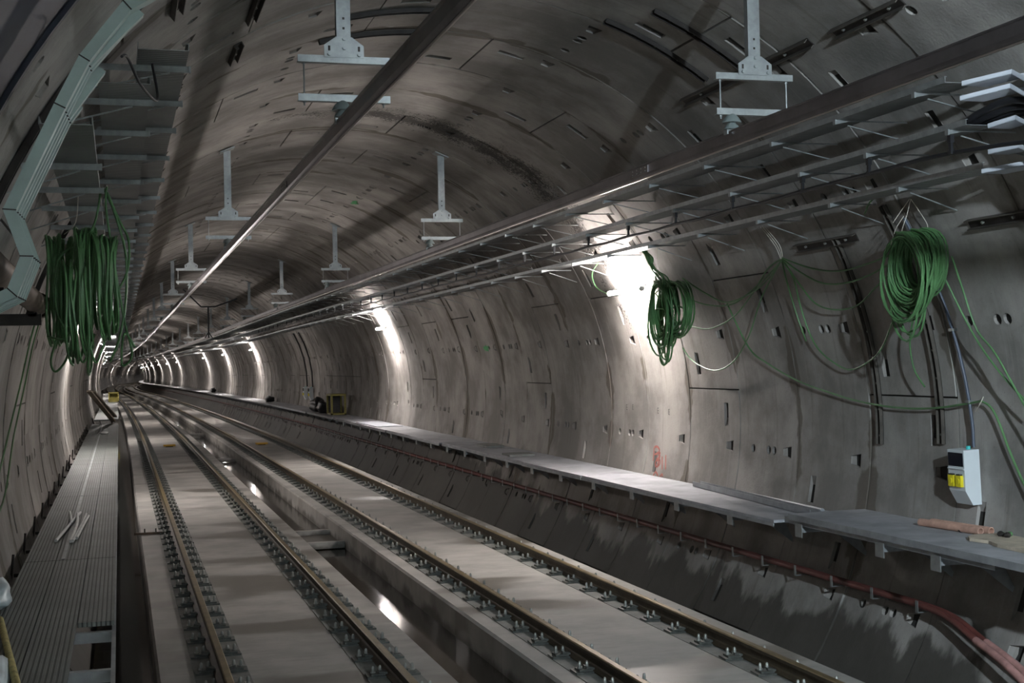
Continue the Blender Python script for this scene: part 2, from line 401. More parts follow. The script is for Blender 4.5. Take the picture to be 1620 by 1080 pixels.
TYPES = {-4: 'P', -3: 'P', -2: 'Q', -1: 'S', 0: 'P', 1: 'S', 2: 'Q', 3: 'P', 4: 'S', 5: 'Q', 6: 'S', 7: 'Q', 8: 'P', 9: 'S', 10: 'K', 16: 'K', 20: 'K', 26: 'K', 33: 'K'}
count = 0; n = -4
while count < 294:
    ty = TYPES.get(n) or rnd.choice('PQS')
    y0 = J0+n*RING; off = (PX(y0+0.75), y0, PZ(y0+0.75))
    lst = []
    if ty == 'K':
        lst = [(KEY, 4.35+UNIT/2), (SEG_LOW, 4.35-HALF), (SEG_HIGH, 4.35+UNIT+HALF), (SEG, 4.35+UNIT+3*HALF), (SEG, 4.35+UNIT+5*HALF)]
    else:
        st = {'P': 4.35-2*HALF, 'Q': 4.35+UNIT-2*HALF, 'S': 4.35+2*UNIT-4*HALF}[ty]
        k0 = 0
        lst = [(SEG, st+HALF*(1+2*k)) for k in range(5)]
    for me, c in lst:
        if count > 40 and not (-62 < c < 230): continue
        dr = rnd.uniform(-0.004, 0.007)
        cx, cz = pol(c, dr)
        place('key_segment' if me is KEY else 'lining_segment', me, lining, (off[0]+cx, off[1], off[2]+cz), (0, -math.radians(c), 0)); count += 1
    n += 1
Y_FAR = J0+n*RING; Y_NEAR = J0-4*RING
# lining beyond the segments: rings with real grooves, and the rings behind the viewpoint
def ring_shell(y0, y1):
    mb = MB(); ns = 52; rows = []; y = y0
    while y < y1-0.01:
        for (yy, rr) in ((y+0.012, R+0.03), (y+0.0121, R), (y+RING-0.012, R), (y+RING-0.0119, R+0.03)): rows.append((yy, rr))
        y += RING
    for yy, rr in rows:
        for k in range(ns): c, z = pol(-70+k*320/(ns-1), rr); mb.v.append(WP((c, yy, z)))
    for i in range(len(rows)-1):
        for k in range(ns-1): mb.f.append((i*ns+k, i*ns+k+1, (i+1)*ns+k+1, (i+1)*ns+k)); mb.mi.append(0)
    return mb.mesh('lining_rings', 'lining', smooth=30)
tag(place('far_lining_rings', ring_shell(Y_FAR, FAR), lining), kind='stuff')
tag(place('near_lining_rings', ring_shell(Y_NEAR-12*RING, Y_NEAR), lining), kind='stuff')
mb = MB(); ns = 40; ys = [Y_NEAR-18+i*4 for i in range(int((Y_FAR-Y_NEAR+26)/4))]
for y in ys:
    for k in range(ns): c, z = pol(-75+k*330/(ns-1), R+0.045); mb.v.append(WP((c, y, z)))
for i in range(len(ys)-1):
    for k in range(ns-1): mb.f.append((i*ns+k, i*ns+k+1, (i+1)*ns+k+1, (i+1)*ns+k)); mb.mi.append(0)
place('joint_backing', mb.mesh('joint_backing', 'back', smooth=30), lining)

# ---- track bed
floor = thing('floor', 'concrete track bed of two long slabs with a wet drain between them', 'track bed', (0, 0, SLAB_Z), kind='structure')
fz = -SLAB_Z
def fpart(mb, name, mt, **k):
    o = mb.build(name, mt, **k); o.parent = floor; o.matrix_parent_inverse = Matrix.Translation((0, 0, fz)); return o
fpart(MB().sweep([(-3.46, -2.42), (3.46, -2.42), (3.46, -2.37), (-3.46, -2.37)], ylist(-12, FAR)), 'invert', 'invert')
cuts = [-12, 36.2, 54.5, 78, 110, 170, FAR]
for x0, x1 in ((-2.86, -0.36), (0.43, 2.83)):
    for a, b_ in zip(cuts[:-1], cuts[1:]):
        c = 0.025
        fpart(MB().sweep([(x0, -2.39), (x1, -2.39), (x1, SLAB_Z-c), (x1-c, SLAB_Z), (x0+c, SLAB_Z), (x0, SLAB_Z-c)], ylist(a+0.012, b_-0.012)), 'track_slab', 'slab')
for t in TRACKS:
    for sg in (-1, 1):
        x = t+sg*GAUGE/2
        fpart(MB().sweep([(x-0.24, SLAB_Z-0.01), (x+0.24, SLAB_Z-0.01), (x+0.24, SLAB_Z+0.006), (x-0.24, SLAB_Z+0.006)], ylist(-12, 200)), 'grout_strip', 'grout')
fpart(MB().box(-0.355, 0.425, 22.35, 22.47, -2.32, -2.21), 'channel_beam', 'slab')
fpart(MB().box(-0.355, 0.425, 24.0, 24.12, -2.32, -2.21), 'channel_beam', 'slab')
fpart(MB().box(-0.355, 0.425, 22.47, 24.0, -2.36, -2.29), 'channel_fill', 'invert')
fpart(MB().box(-0.355, 0.425, 44.0, 44.2, -2.32, -2.21), 'channel_beam', 'slab')
fpart(MB().box(-0.355, 0.425, 61.0, 61.3, -2.32, -2.21), 'channel_beam', 'slab')
wt = MB().sweep([(-0.36, -2.37), (0.43, -2.37), (0.43, -2.335), (-0.36, -2.335)], ylist(-12, 90)).build('drain_water', 'water')
tag(wt, 'dark standing water in the drain between the two track slabs', 'water', kind='stuff')
wt = MB().sweep([(-3.44, -2.37), (-2.86, -2.37), (-2.86, -2.33), (-3.44, -2.33)], ylist(-12, 90)).build('gutter_water', 'water')
tag(wt, 'dark standing water in the gutter beside the ribbed walkway', 'water', kind='stuff')

# ================================================================== RAILS
def rail_poly(x):
    h = [(0.07, 0), (0.07, 0.012), (0.02, 0.026), (0.009, 0.04), (0.009, 0.098), (0.034, 0.112), (0.036, 0.142), (0.026, 0.152), (-0.026, 0.152), (-0.036, 0.142), (-0.034, 0.112), (-0.009, 0.098), (-0.009, 0.04), (-0.02, 0.026), (-0.07, 0.012), (-0.07, 0)]
    return [(x+u, SLAB_Z+0.012+v*0.912) for u, v in h]
# one fastener: bearing plate, clip casting and two capped bolts, built for the +x side of a rail
fb = MB()
fb.box(0.055, 0.235, -0.085, 0.085, 0.006, 0.022)
fb.box(0.075, 0.20, -0.065, 0.065, 0.022, 0.040)
fb.add([(0.055, -0.05, 0.030), (0.055, 0.05, 0.030), (0.13, 0.05, 0.030), (0.13, -0.05, 0.030), (0.055, -0.05, 0.048), (0.055, 0.05, 0.048), (0.13, 0.05, 0.062), (0.13, -0.05, 0.062)],
       [(0, 1, 2, 3), (4, 7, 6, 5), (0, 4, 5, 1), (2, 6, 7, 3), (1, 5, 6, 2), (0, 3, 7, 4)])
FAST_R = fb.mesh('fastener', 'clip')
fl_ = MB(); fl_.v = [(-x, y, z) for x, y, z in fb.v]; fl_.f = [tuple(reversed(f)) for f in fb.f]; fl_.mi = list(fb.mi)
FAST_L = fl_.mesh('fastener_mirror', 'clip')
BOLT = MB().lathe([(0.024, 0.040), (0.024, 0.054), (0.016, 0.056), (0.016, 0.080), (0.013, 0.098), (0.005, 0.106)], n=8).mesh('bolt', 'bolt', smooth=40)
FSP = 0.66
names = [('rusty brown running rail beside the ribbed walkway and gutter', -1, 0), ('rusty brown running rail on the slab edge left of the drain', 1, 0),
         ('rusty brown running rail on the slab edge right of the drain', -1, 1), ('rusty brown running rail beside the sloping damp wall foot', 1, 1)]
for lab, sg, ti in names:
    x = TRACKS[ti]+sg*GAUGE/2
    t = thing('rail', lab, 'rail', (x, 8, SLAB_Z), 'running rails of the two tracks')
    def rel(o): o.parent = t; o.matrix_parent_inverse = Matrix.Translation((-x, -8, -SLAB_Z)); return o
    mb = MB(); mb.sweep(rail_poly(x), ylist(-10, FAR))
    npoly = 16
    mb.mi = [1 if (i % npoly) in (6, 7, 8) and i < len(mb.f)-2 else 0 for i in range(len(mb.f))]
    rel(mb.build('rail_bar', ['rail', 'rail_head']))
    FSP, y = ((0.71, 7.47), (0.646, 7.34))[ti]
    far = MB()
    while y < 150:
        for s2, me in ((1, FAST_R), (-1, FAST_L)):
            if y < 52:
                f = place('fastener', me, t, (0, y-8, 0))
                f.location.x = PX(y); f.rotation_euler.z = rnd.uniform(-0.05, 0.05)
                if y < 30:
                    for xx in (0.112, 0.178):
                        place('bolt', BOLT, f, (s2*xx, rnd.uniform(-0.012, 0.012), rnd.uniform(-0.006, 0.004)))
            else:
                far.box(*( (x+PX(y)+0.06, x+PX(y)+0.22) if s2 > 0 else (x+PX(y)-0.22, x+PX(y)-0.06)), y-0.08, y+0.08, SLAB_Z+0.006+PZ(y), SLAB_Z+0.06+PZ(y))
        y += FSP
    tag(rel(far.build('far_fasteners', 'clip')), kind='stuff')

# ================================================================== OVERHEAD CONDUCTOR RAILS
CX = (-1.60, 1.40)
for i, (cx, lab) in enumerate(((CX[0], 'long grey aluminium conductor rail over the track beside the ribbed walkway'), (CX[1], 'long grey aluminium conductor rail over the track beside the cable trays'))):
    t = thing('conductor_rail', lab, 'conductor rail', (cx, 8, 2.36), 'overhead conductor rails')
    def rel(o): o.parent = t; o.matrix_parent_inverse = Matrix.Translation((-cx, -8, -2.36)); return o
    pr = [(-0.043, 0.11), (-0.043, 0.103), (-0.03, 0.096), (-0.026, 0.03), (-0.016, 0.012), (-0.011, 0.0), (0.011, 0.0), (0.016, 0.012), (0.026, 0.03), (0.03, 0.096), (0.043, 0.103), (0.043, 0.11)]
    ysw = ylist(-8, 330)
    rel(MB().sweep([(cx+u, 2.355+v) for u, v in pr], ysw).build('profile', 'alu'))
    mb = MB(); mb.tube([WP((cx, y, 2.35)) for y in ysw], 0.009, 6); rel(mb.build('contact_wire', 'copper', smooth=60))
    for ysp in ((12.6, 27, 41) if i == 0 else (11.2, 26, 40)):
        sp_ = MB()
        sp_.box(cx-0.036, cx-0.026, ysp-0.2, ysp+0.2, 2.385, 2.445); sp_.box(cx+0.026, cx+0.036, ysp-0.2, ysp+0.2, 2.385, 2.445)
        so = rel(sp_.build('splice_plate', 'alu'))
        for k in range(4):
            for zz in (2.40, 2.43):
                bo = MB().tube([(cx-0.042, ysp-0.15+k*0.1, zz), (cx+0.042, ysp-0.15+k*0.1, zz)], 0.006, 6).build('splice_bolt', 'bolt')
                bo.parent = so

# hangers
ORD = ['first', 'second', 'third', 'fourth', 'fifth', 'sixth', 'seventh', 'eighth', 'ninth', 'tenth', 'eleventh', 'twelfth', 'thirteenth', 'fourteenth', 'fifteenth', 'sixteenth', 'seventeenth', 'eighteenth', 'nineteenth', 'twentieth', 'twenty-first']
def make_hanger(tx, ins):
    top = math.sqrt((R-0.012)**2-tx*tx)
    t = thing('conductor_hanger', 'x', 'bracket', (tx, 9.35, 2.60))
    zz = lambda z: z-2.60
    th = MB()
    th.box(-0.05, 0.05, -0.004, 0.004, zz(2.93), zz(top-0.02)); th.box(-0.05, -0.042, 0.004, 0.055, zz(2.93), zz(top-0.02)); th.box(0.042, 0.05, 0.004, 0.055, zz(2.93), zz(top-0.02))
    th.build('post', 'galv', t)
    sl = math.atan2(-tx, top)
    MB().obox((0, 0.025, zz(top-0.012)), Vector((math.cos(sl), 0, math.sin(sl))), Vector((0, 1, 0)), Vector((-math.sin(sl), 0, math.cos(sl))), 0.11, 0.11, 0.008).build('base_plate', 'galv', t)
    po = [(-0.14, 2.90), (0.14, 2.90), (0.14, 2.985), (0.055, 3.045), (-0.055, 3.045), (-0.14, 2.985)]
    MB().prism(po, [lambda u, v: (u, -0.014, zz(v)), lambda u, v: (u, -0.005, zz(v))]).build('gusset_plate', 'galv', t)
    for xx in (-0.105, 0.105): MB().box(xx-0.008, xx+0.008, -0.0155, -0.0142, zz(2.945), zz(2.98)).build('slot', 'dark_steel', t)
    for k in range(2): MB().box(-0.008, 0.008, -0.0052, -0.0042, zz(3.10+k*0.07), zz(3.116+k*0.07)).build('post_hole', 'dark_steel', t)
    for (xx, z_) in ((0, 2.965), (0, 3.03), (-0.105, 2.92), (0.105, 2.92)):
        MB().tube([(xx, -0.032, zz(z_)), (xx, -0.0142, zz(z_))], 0.014, 6).build('gusset_bolt', 'galv', t)
    def angle_bar(z, nm):
        b_ = MB(); b_.box(-0.325, 0.325, -0.004, 0.0, zz(z-0.025), zz(z+0.025)); b_.box(-0.325, 0.325, 0.0, 0.05, zz(z-0.025), zz(z-0.019)); return b_.build(nm, 'galv', t)
    angle_bar(2.888, 'upper_beam'); angle_bar(2.615, 'lower_beam')
    for xx in (-0.28, 0.28):
        rod = MB().tube([(xx, 0.025, zz(2.56)), (xx, 0.025, zz(2.91))], 0.006, 6).build('threaded_rod', 'galv', t)
        nb = MB()
        for z_ in (2.584, 2.60, 2.855, 2.87, 2.90): nb.tube([(xx, 0.025, zz(z_-0.006)), (xx, 0.025, zz(z_+0.006))], 0.012, 6)
        nb.build('nuts', 'galv', rod)
    ix = ins-tx
    MB().lathe([(0.012, 0.02), (0.02, 0.018), (0.03, 0.01), (0.055, -0.015), (0.075, -0.05), (0.072, -0.055), (0.03, -0.05), (0.03, -0.06), (0.05, -0.078), (0.06, -0.10), (0.057, -0.105), (0.025, -0.10), (0.025, -0.12)], (ix, 0.02, zz(2.585)), 20).build('insulator', 'insul', t, smooth=50)
    cl = MB(); cl.box(ix-0.05, ix+0.05, -0.01, 0.05, zz(2.463), zz(2.475)); cl.box(ix-0.055, ix-0.043, -0.01, 0.05, zz(2.44), zz(2.475)); cl.box(ix+0.043, ix+0.055, -0.01, 0.05, zz(2.44), zz(2.475))
    cl.build('clamp', 'galv', t)
    return t
for i, tx in enumerate(TRACKS):
    proto = make_hanger(tx, CX[i]); CH[proto] = list(proto.children)
    side = ('beside the ribbed walkway', 'beside the cable trays')[i]
    for k in range(20):
        y = 9.35+10.42*k
        o = proto if k == 0 else copy_tree(proto)
        o.location = (tx+PX(y), y, 2.60+PZ(y))
        if k < 9: o['label'] = 'galvanised hanger, '+ORD[k]+' from the tray ends along the conductor rail '+side
        else:
            o['label'] = 'distant galvanised hanger holding the conductor rail over the track '+side; o['group'] = 'distant hangers over the track '+side
        if k < 9: o['group'] = 'conductor rail hangers'
# the dark suspended frame farther along
t = thing('suspended_frame', 'dark trapezoid steel frame hanging from the tunnel crown with a central drop post', 'frame', (0.62, 60, 2.0))
zc = lambda x: math.sqrt(R*R-x*x)-0.01+PZ(60)
mb = MB(); pts = [(-0.42, 60, zc(-0.42)), (0.34, 60, 3.36), (0.93, 60, 3.36), (1.9, 60, zc(1.9))]
for a, b_ in zip(pts[:-1], pts[1:]): mb.bar(Vector(a)-Vector((0.62, 60, 2)), Vector(b_)-Vector((0.62, 60, 2)), 0.06, 0.06, (0, 1, 0))
mb.build('frame_bars', 'black', t)
MB().bar((0.02, 0, 0.0), (0.02, 0, 1.36), 0.07, 0.07, (0, 1, 0)).build('drop_post', 'black', t)
MB().bar((-0.14, 0, 0.0), (0.02, 0, 0.25), 0.04, 0.04, (0, 1, 0)).build('foot_brace', 'black', t)
MB().bar((0.18, 0, 0.0), (0.02, 0, 0.25), 0.04, 0.04, (0, 1, 0)).build('foot_brace', 'black', t)

# ================================================================== CABLE TRAYS
ARM_Y = [8.72, 9.87]+[11.0+1.46*k for k in range(80)]
def make_tray(side, lipx, z, wd, y0, lab, grp, lip=0.045, dropper=False, arm_in=None):
    s = 1 if side == 'R' else -1
    t = thing('cable_tray', lab, 'cable tray', (lipx, y0, z), grp)
    def rel(o): o.parent = t; o.matrix_parent_inverse = Matrix.Translation((-lipx, -y0, -z)); return o
    ys_ = ylist(y0, 300)
    poly = [(lipx, z+lip), (lipx, z), (lipx+s*wd, z), (lipx+s*wd, z+lip), (lipx+s*(wd-0.004), z+lip), (lipx+s*(wd-0.004), z+0.004), (lipx+s*0.004, z+0.004), (lipx+s*0.004, z+lip-0.004), (lipx+s*0.018, z+lip-0.004), (lipx+s*0.018, z+lip)]
    mb = MB(); mb.sweep(poly, ys_)
    n_ = len(poly); mb.mi = [1 if (i % n_) in (1, 5) and i < len(mb.f)-2 else 0 for i in range(len(mb.f))]
    rel(mb.build('tray_channel', ['galv', 'galv_tray']))
    xw = math.sqrt((R-0.01)**2-(z-0.03)**2)*s
    # arm: thin cantilever with end plate, diagonal strut back to the wall
    a = MB(); tipx = -s*0.03; ex = xw-lipx
    lo, hi = sorted((tipx, ex))
    zt_ = [(tipx, -0.042), (tipx+s*0.14, -0.014), (ex, -0.014)] if s > 0 else [(tipx, -0.042), (ex, -0.042)]
    pl = [(u, v) for u, v in zt_]+[(ex, -0.002), (tipx, -0.002)]
    a.prism(pl, [lambda u, v: (u, -0.003, v), lambda u, v: (u, 0.003, v)]); a.box(lo, hi, 0.003, 0.04, -0.006, -0.002)
    a.box(*sorted((tipx, tipx+s*0.012)), -0.02, 0.022, -0.045, -0.002)
    ame = a.mesh('arm', 'galv'); b__ = bmesh.new(); b__.from_mesh(ame); bmesh.ops.recalc_face_normals(b__, faces=b__.faces); b__.to_mesh(ame); b__.free()
    zb = z-0.19; xb = math.sqrt((R-0.01)**2-zb*zb)*s-lipx
    bme = MB().bar((s*0.10, 0.01, -0.045), (xb, 0.01, -0.19), 0.012, 0.009).mesh('strut', 'galv')
    dme = MB().box(-0.012, 0.022, -0.02, 0.02, -0.10, -0.045).box(-0.006, 0.016, -0.014, 0.014, -0.155, -0.10).box(-0.012, 0.022, -0.02, 0.02, -0.185, -0.155).mesh('cable_hanger', 'black')
    far = MB()
    for y in ARM_Y:
        if y < y0: continue
        if y < 62:
            o = place('arm', ame, t, (PX(y), y-y0, PZ(y)))
            place('strut', bme, o)
            if dropper: place('cable_hanger', dme, o)
        else:
            far.box(*sorted((lipx+PX(y)-s*0.03, xw+PX(y))), y-0.01, y+0.02, z-0.042+PZ(y), z-0.002+PZ(y))
            if dropper: far.box(lipx+PX(y)-0.012, lipx+PX(y)+0.022, y-0.02, y+0.02, z-0.185+PZ(y), z-0.045+PZ(y))
    tag(rel(far.build('far_arms', 'galv')), kind='stuff')
    return t
make_tray('R', 2.60, 2.68, 0.27, 8.36, 'long galvanised cable tray highest on the wall opposite the ribbed walkway', 'cable trays opposite the ribbed walkway')
make_tray('R', 2.88, 2.41, 0.27, 8.52, 'long galvanised cable tray in the middle with black cable clips beneath it', 'cable trays opposite the ribbed walkway', dropper=True)
make_tray('R', 3.18, 2.13, 0.25, 8.75, 'long galvanised cable tray lowest of three above the wall lamps and green coils', 'cable trays opposite the ribbed walkway')
make_tray('L', -2.70, 2.66, 0.30, 8.30, 'long galvanised cable tray highest above the ribbed walkway', 'cable trays above the ribbed walkway')
make_tray('L', -2.93, 2.44, 0.30, 8.25, 'long galvanised cable tray in the middle above the ribbed walkway', 'cable trays above the ribbed walkway')
make_tray('L', -3.25, 2.03, 0.27, 7.35, 'long galvanised cable tray lowest above the hanging green hanks', 'cable trays above the ribbed walkway')
# radiating cable in its clips, and cables laid in the middle tray
def spline(pts, n=8):
    P = [Vector(p) for p in pts]; out = []
    for i in range(len(P)-1):
        p0, p1, p2, p3 = P[max(i-1, 0)], P[i], P[i+1], P[min(i+2, len(P)-1)]
        for k in range(n):
            t_ = k/n; out.append(0.5*((2*p1)+(p2-p0)*t_+(2*p0-5*p1+4*p2-p3)*t_*t_+(3*p1-p0-3*p2+p3)*t_**3))
    out.append(P[-1]); return out
pts = [(3.10, 6.2, 2.02), (3.02, 7.2, 2.14), (2.90, 8.72, 2.235), (2.885, 9.87, 2.235)]
for k in range(0, 80):
    y = 11.0+1.46*k; pts.append(WP((2.885, y, 2.235)))
    if k < 79: pts.append(WP((2.885, y+0.73, 2.222)))
o = MB().tube(spline(pts, 3), 0.017, 7).build('radiating_cable', 'black', smooth=60)
tag(o, 'long black cable clipped beneath the middle cable tray', 'cable')

# ================================================================== TRUNKING AT THE TRAY ENDS
def trunk_frames(path, wn, dn):     # path: list of (x,z); rectangular section: depth dn along +y, thickness wn in the section plane
    P = [Vector((x, 0, z)) for x, z in path]; fr = []
    for i, p in enumerate(P):
        d0 = (P[i]-P[i-1]).normalized() if i > 0 else None; d1 = (P[i+1]-P[i]).normalized() if i < len(P)-1 else None
        d = (d0+d1).normalized() if d0 and d1 else (d0 or d1)
        nrm = Vector((-d.z, 0, d.x)); k = 1.0
        if d0 and d1: k = 1/max(0.4, nrm.dot(Vector((-d0.z, 0, d0.x))))
        fr.append((p, nrm*k))
    return fr
def trunking(name, path, y0, depth, thick, mt, lab, grp, lid=True):
    bx_, bz_ = path[-1]
    t = thing(name, lab, 'cable trunking', (bx_, y0, bz_), grp)
    def rel(o): o.parent = t; o.matrix_parent_inverse = Matrix.Translation((-bx_, -y0, -bz_)); return o
    fr = trunk_frames(path, thick, depth)
    mb = MB(); mb.prism([(-thick, 0), (0, 0), (0, depth), (-thick, depth)], [(lambda u, v, p=p, nn=nn: (p.x+nn.x*u, y0+v, p.z+nn.z*u)) for p, nn in fr]); rel(mb.build('trunk_body', mt))
    mb = MB(); mb.prism([(-thick-0.004, -0.008), (0.004, -0.008), (0.004, 0.0), (-thick-0.004, 0.0)], [(lambda u, v, p=p, nn=nn: (p.x+nn.x*u, y0+v, p.z+nn.z*u)) for p, nn in fr]); rel(mb.build('lid', mt))
    for i in range(1, len(fr)-1):
        p, nn = fr[i]; a = p-nn*(thick+0.006); b_ = p+nn*0.006
        mb = MB(); mb.bar((a.x, y0-0.009, a.z), (b_.x, y0-0.009, b_.z), 0.006, 0.004, (0, 1, 0)); rel(mb.build('mitre_joint', 'dark_steel'))
    return t
# left: nested runs that follow the wall down and swing out round the brown pipe
base = [(-2.70, 2.68), (-2.96, 2.48), (-3.06, 2.42), (-3.25, 2.17), (-3.36, 1.95), (-3.58, 1.48), (-3.51, 1.27), (-3.58, 1.09), (-3.95, 0.92)]
trunking('cable_trunking', base, 6.45, 0.10, 0.044, 'grp', 'pale green trunking, frontmost of the nested runs down the wall', 'nested cable trunking')
for k, (st_, dy, dx) in enumerate(((1, 0.12, 0.01), (2, 0.21, 0.02), (3, 0.30, 0.03), (4, 0.39, 0.04))):
    first = {0: (-3.00, 2.43), 1: (-3.07, 2.38), 2: (-3.18, 2.19), 3: (-3.29, 2.03)}[k]
    p2 = [first]+[(x+dx*0.3, z) for x, z in base if z < first[1]-0.06 and (x, z) != base[-1]]+[(-3.95, 0.90)]
    trunking('cable_trunking', p2, 6.45+dy, 0.07, 0.040, 'grp',
             ['pale green trunking, second of the nested runs down the wall', 'pale green trunking, third of the nested runs, ending under the high tray', 'pale green trunking, fourth of the nested runs, ending at the middle tray', 'pale green trunking, rearmost nested run ending at the lowest tray'][k], 'nested cable trunking')
# right: white channels that rise from the tray ends, kink and dip towards the viewer's side
def channel(path3, wd, ht, lab, mt='grp_white'):
    P = [Vector(p) for p in path3]; bs = P[0]
    t = thing('cable_channel', lab, 'cable channel', bs, 'white cable channels at the tray ends')
    for nm, (u0, u1, v0, v1) in (('channel_base', (0, wd, 0, 0.006)), ('side_flange', (0, 0.006, 0, ht)), ('side_flange', (wd-0.006, wd, 0, ht))):
        mb = MB(); mb.prism([(u0, v0), (u1, v0), (u1, v1), (u0, v1)], [(lambda u, v, p=p: (p.x-bs.x+u, p.y-bs.y, p.z-bs.z+v)) for p in P]); mb.build(nm, mt, t)
channel([(2.74, 8.36, 2.66), (2.97, 8.1, 2.70), (3.02, 7.8, 2.50), (3.05, 7.4, 2.26)], 0.20, 0.035, 'white channel rising from the end of the high tray')
channel([(2.75, 8.4, 2.56), (2.99, 8.15, 2.61), (3.04, 7.85, 2.41), (3.08, 7.4, 2.14)], 0.20, 0.035, 'white channel just below the high tray end with black cables under it')
channel([(3.05, 8.5, 2.385), (3.14, 8.3, 2.415), (3.17, 8.0, 2.25), (3.20, 7.6, 2.05)], 0.20, 0.035, 'white channel rising from the end of the middle tray')
channel([(3.12, 8.6, 2.21), (3.20, 8.35, 2.22), (3.23, 8.1, 2.09), (3.26, 7.6, 1.86)], 0.18, 0.035, 'white channel between the middle and lowest tray ends')
channel([(3.16, 8.74, 2.085), (3.31, 8.45, 2.105), (3.33, 8.2, 1.97), (3.36, 7.8, 1.78)], 0.20, 0.035, 'white channel rising from the end of the lowest tray')
for k, (off, r_) in enumerate(((0.0, 0.026), (0.07, 0.026), (0.12, 0.014), (0.16, 0.014))):
    pts = [(2.93+off*0.5, 12.5, 2.445), (2.95+off*0.6, 9.6, 2.445), (2.96+off, 8.72, 2.45), (2.99+off, 8.5, 2.50-off*0.35), (3.06+off, 8.25, 2.545-off*0.6), (3.12+off, 7.9, 2.44-off*0.6), (3.15+off, 7.4, 2.2-off*0.6)]
    o = MB().tube(spline(pts, 8), r_, 8).build('power_cable', 'black', smooth=60)
    tag(o, ['thick black cable arching highest out of the middle tray end', 'thick black cable arching second out of the middle tray end', 'thin black cable looping out of the middle tray end', 'thin black cable lowest out of the middle tray end'][k], 'cable', 'black cables at the tray end')
# thin dark lead dangling at the left tray ends
o = MB().tube(spline([(-3.1, 7.0, 2.32), (-3.07, 7.2, 2.36), (-3.0, 7.5, 2.28), (-2.9, 8.0, 2.30), (-2.92, 8.2, 2.55)], 8), 0.008, 6).build('loose_lead', 'black', smooth=60)
tag(o, 'thin black lead drooping between the trunking and the tray above the walkway', 'cable')

# brown pipe the trunking swings round, and its dark support
t = thing('wall_pipe', 'short brown pipe along the wall behind the pale green trunking', 'pipe', (-3.72, 6.0, 1.27))
MB().tube([(0, 0, 0), (0.0, 2.0, -0.02), (0.02, 4.6, -0.04)], 0.075, 16).build('pipe_barrel', 'pipe_brown', t, smooth=50)
MB().tube([(0.02, 4.42, -0.04), (0.02, 4.62, -0.04)], 0.092, 16).build('pipe_collar', 'rust_steel', t, smooth=40)
MB().box(-0.30, 0.06, 4.0, 4.06, -0.2, -0.12).box(-0.03, 0.03, 4.0, 4.06, -0.14, -0.09).build('support_bracket', 'dark_steel', t)
MB().box(-0.28, 0.06, 0.8, 0.86, -0.2, -0.12).box(-0.03, 0.03, 0.8, 0.86, -0.14, -0.07).build('support_bracket', 'dark_steel', t)

# ================================================================== BOLTED STEEL CHANNELS ON THE LINING
def curved_channel(y, a0, a1, lab, mt='dark_steel', wd=0.085, ht=0.045):
    t = thing('curved_channel', lab, 'steel channel', (0, y, 0), 'bolted steel channels')
    nn = max(3, int(abs(a1-a0)/2)+1); A = [a0+(a1-a0)*i/(nn-1) for i in range(nn)]
    for u0, u1, r0, r1, nm in ((-wd/2, wd/2, R-0.012, R-0.004, 'web'), (-wd/2, -wd/2+0.008, R-ht, R-0.012, 'flange'), (wd/2-0.008, wd/2, R-ht, R-0.012, 'flange')):
        mb = MB(); mb.prism([(u0, r0), (u1, r0), (u1, r1), (u0, r1)], [(lambda u, v, a=a: (pol(a, v)[0], u, pol(a, v)[1])) for a in A]); mb.build(nm, mt if nm == 'web' or a0 > 40 else 'flange_steel', t)
    k = 0; a = min(a0, a1)+1.2
    while a < max(a0, a1)-0.5:
        c, s = math.cos(math.radians(a)), math.sin(math.radians(a))
        MB().tube([(c*(R-0.012), 0, s*(R-0.012)), (c*(R-0.03), 0, s*(R-0.03))], 0.011, 6).build('anchor_bolt', 'bolt', t); a += 3.6
def straight_channel(a, y0, y1, lab, wd=0.085, ht=0.05):
    cx_, cz_ = pol(a, R-0.006)
    t = thing('straight_channel', lab, 'steel channel', (cx_, y0, cz_), 'bolted steel channels')
    rd = Vector((math.cos(math.radians(a)), 0, math.sin(math.radians(a)))); ta = Vector((-rd.z, 0, rd.x)); yy = Vector((0, 1, 0)); L_ = (y1-y0)/2
    MB().obox(rd*(-0.004)+yy*L_, ta, yy, rd, wd/2, L_, 0.004).build('web', 'dark_steel', t)
    for sg in (-1, 1): MB().obox(ta*(sg*(wd/2-0.004))-rd*(ht/2)+yy*L_, ta, yy, rd, 0.004, L_, ht/2).build('flange', 'flange_steel', t)
    for k in range(3):
        p = yy*(L_*2*(k+0.5)/3); MB().tube([p-rd*0.008, p-rd*0.03], 0.013, 6).build('anchor_bolt', 'bolt', t)
curved_channel(11.93, -2.4, 27, 'dark curved channel bolted upright on the wall, left of the socket box')
curved_channel(10.88, -1.6, 30, 'dark curved channel bolted upright on the wall, running down to the socket box')
curved_channel(12.78, 90, 105, 'dark curved channel across the crown, first of a pair beside the conductor rail')
curved_channel(13.66, 90, 105.5, 'dark curved channel across the crown, second of a pair beside the conductor rail')
curved_channel(11.98, 55, 71, 'dark curved channel high on the haunch with a pale clip on it')
curved_channel(11.28, 53.5, 68, 'dark curved channel high on the haunch behind the first hanger')
curved_channel(8.35, 128, 164, 'dark curved channel down the wall behind the pale green trunking')
curved_channel(13.9, 143, 163, 'dark curved channel down the wall beside the hanging green hanks', 'dark_steel')
straight_channel(26.4, 11.55, 12.75, 'dark straight channel on the wall left of the big green coil')
straight_channel(25.6, 8.6, 9.8, 'dark straight channel on the wall right of the big green coil')
straight_channel(53.2, 8.75, 9.75, 'dark straight channel on the crown beside a round hole')
straight_channel(53.5, 10.1, 12.75, 'long dark straight channel on the haunch behind the first hanger')
straight_channel(119.3, 12.3, 13.0, 'short dark channel on the crown above the walkway trays')
straight_channel(118.8, 10.6, 11.5, 'short dark channel on the crown just above the top tray')
straight_channel(130.5, 8.6, 9.5, 'short dark channel on the lining above the tray ends')
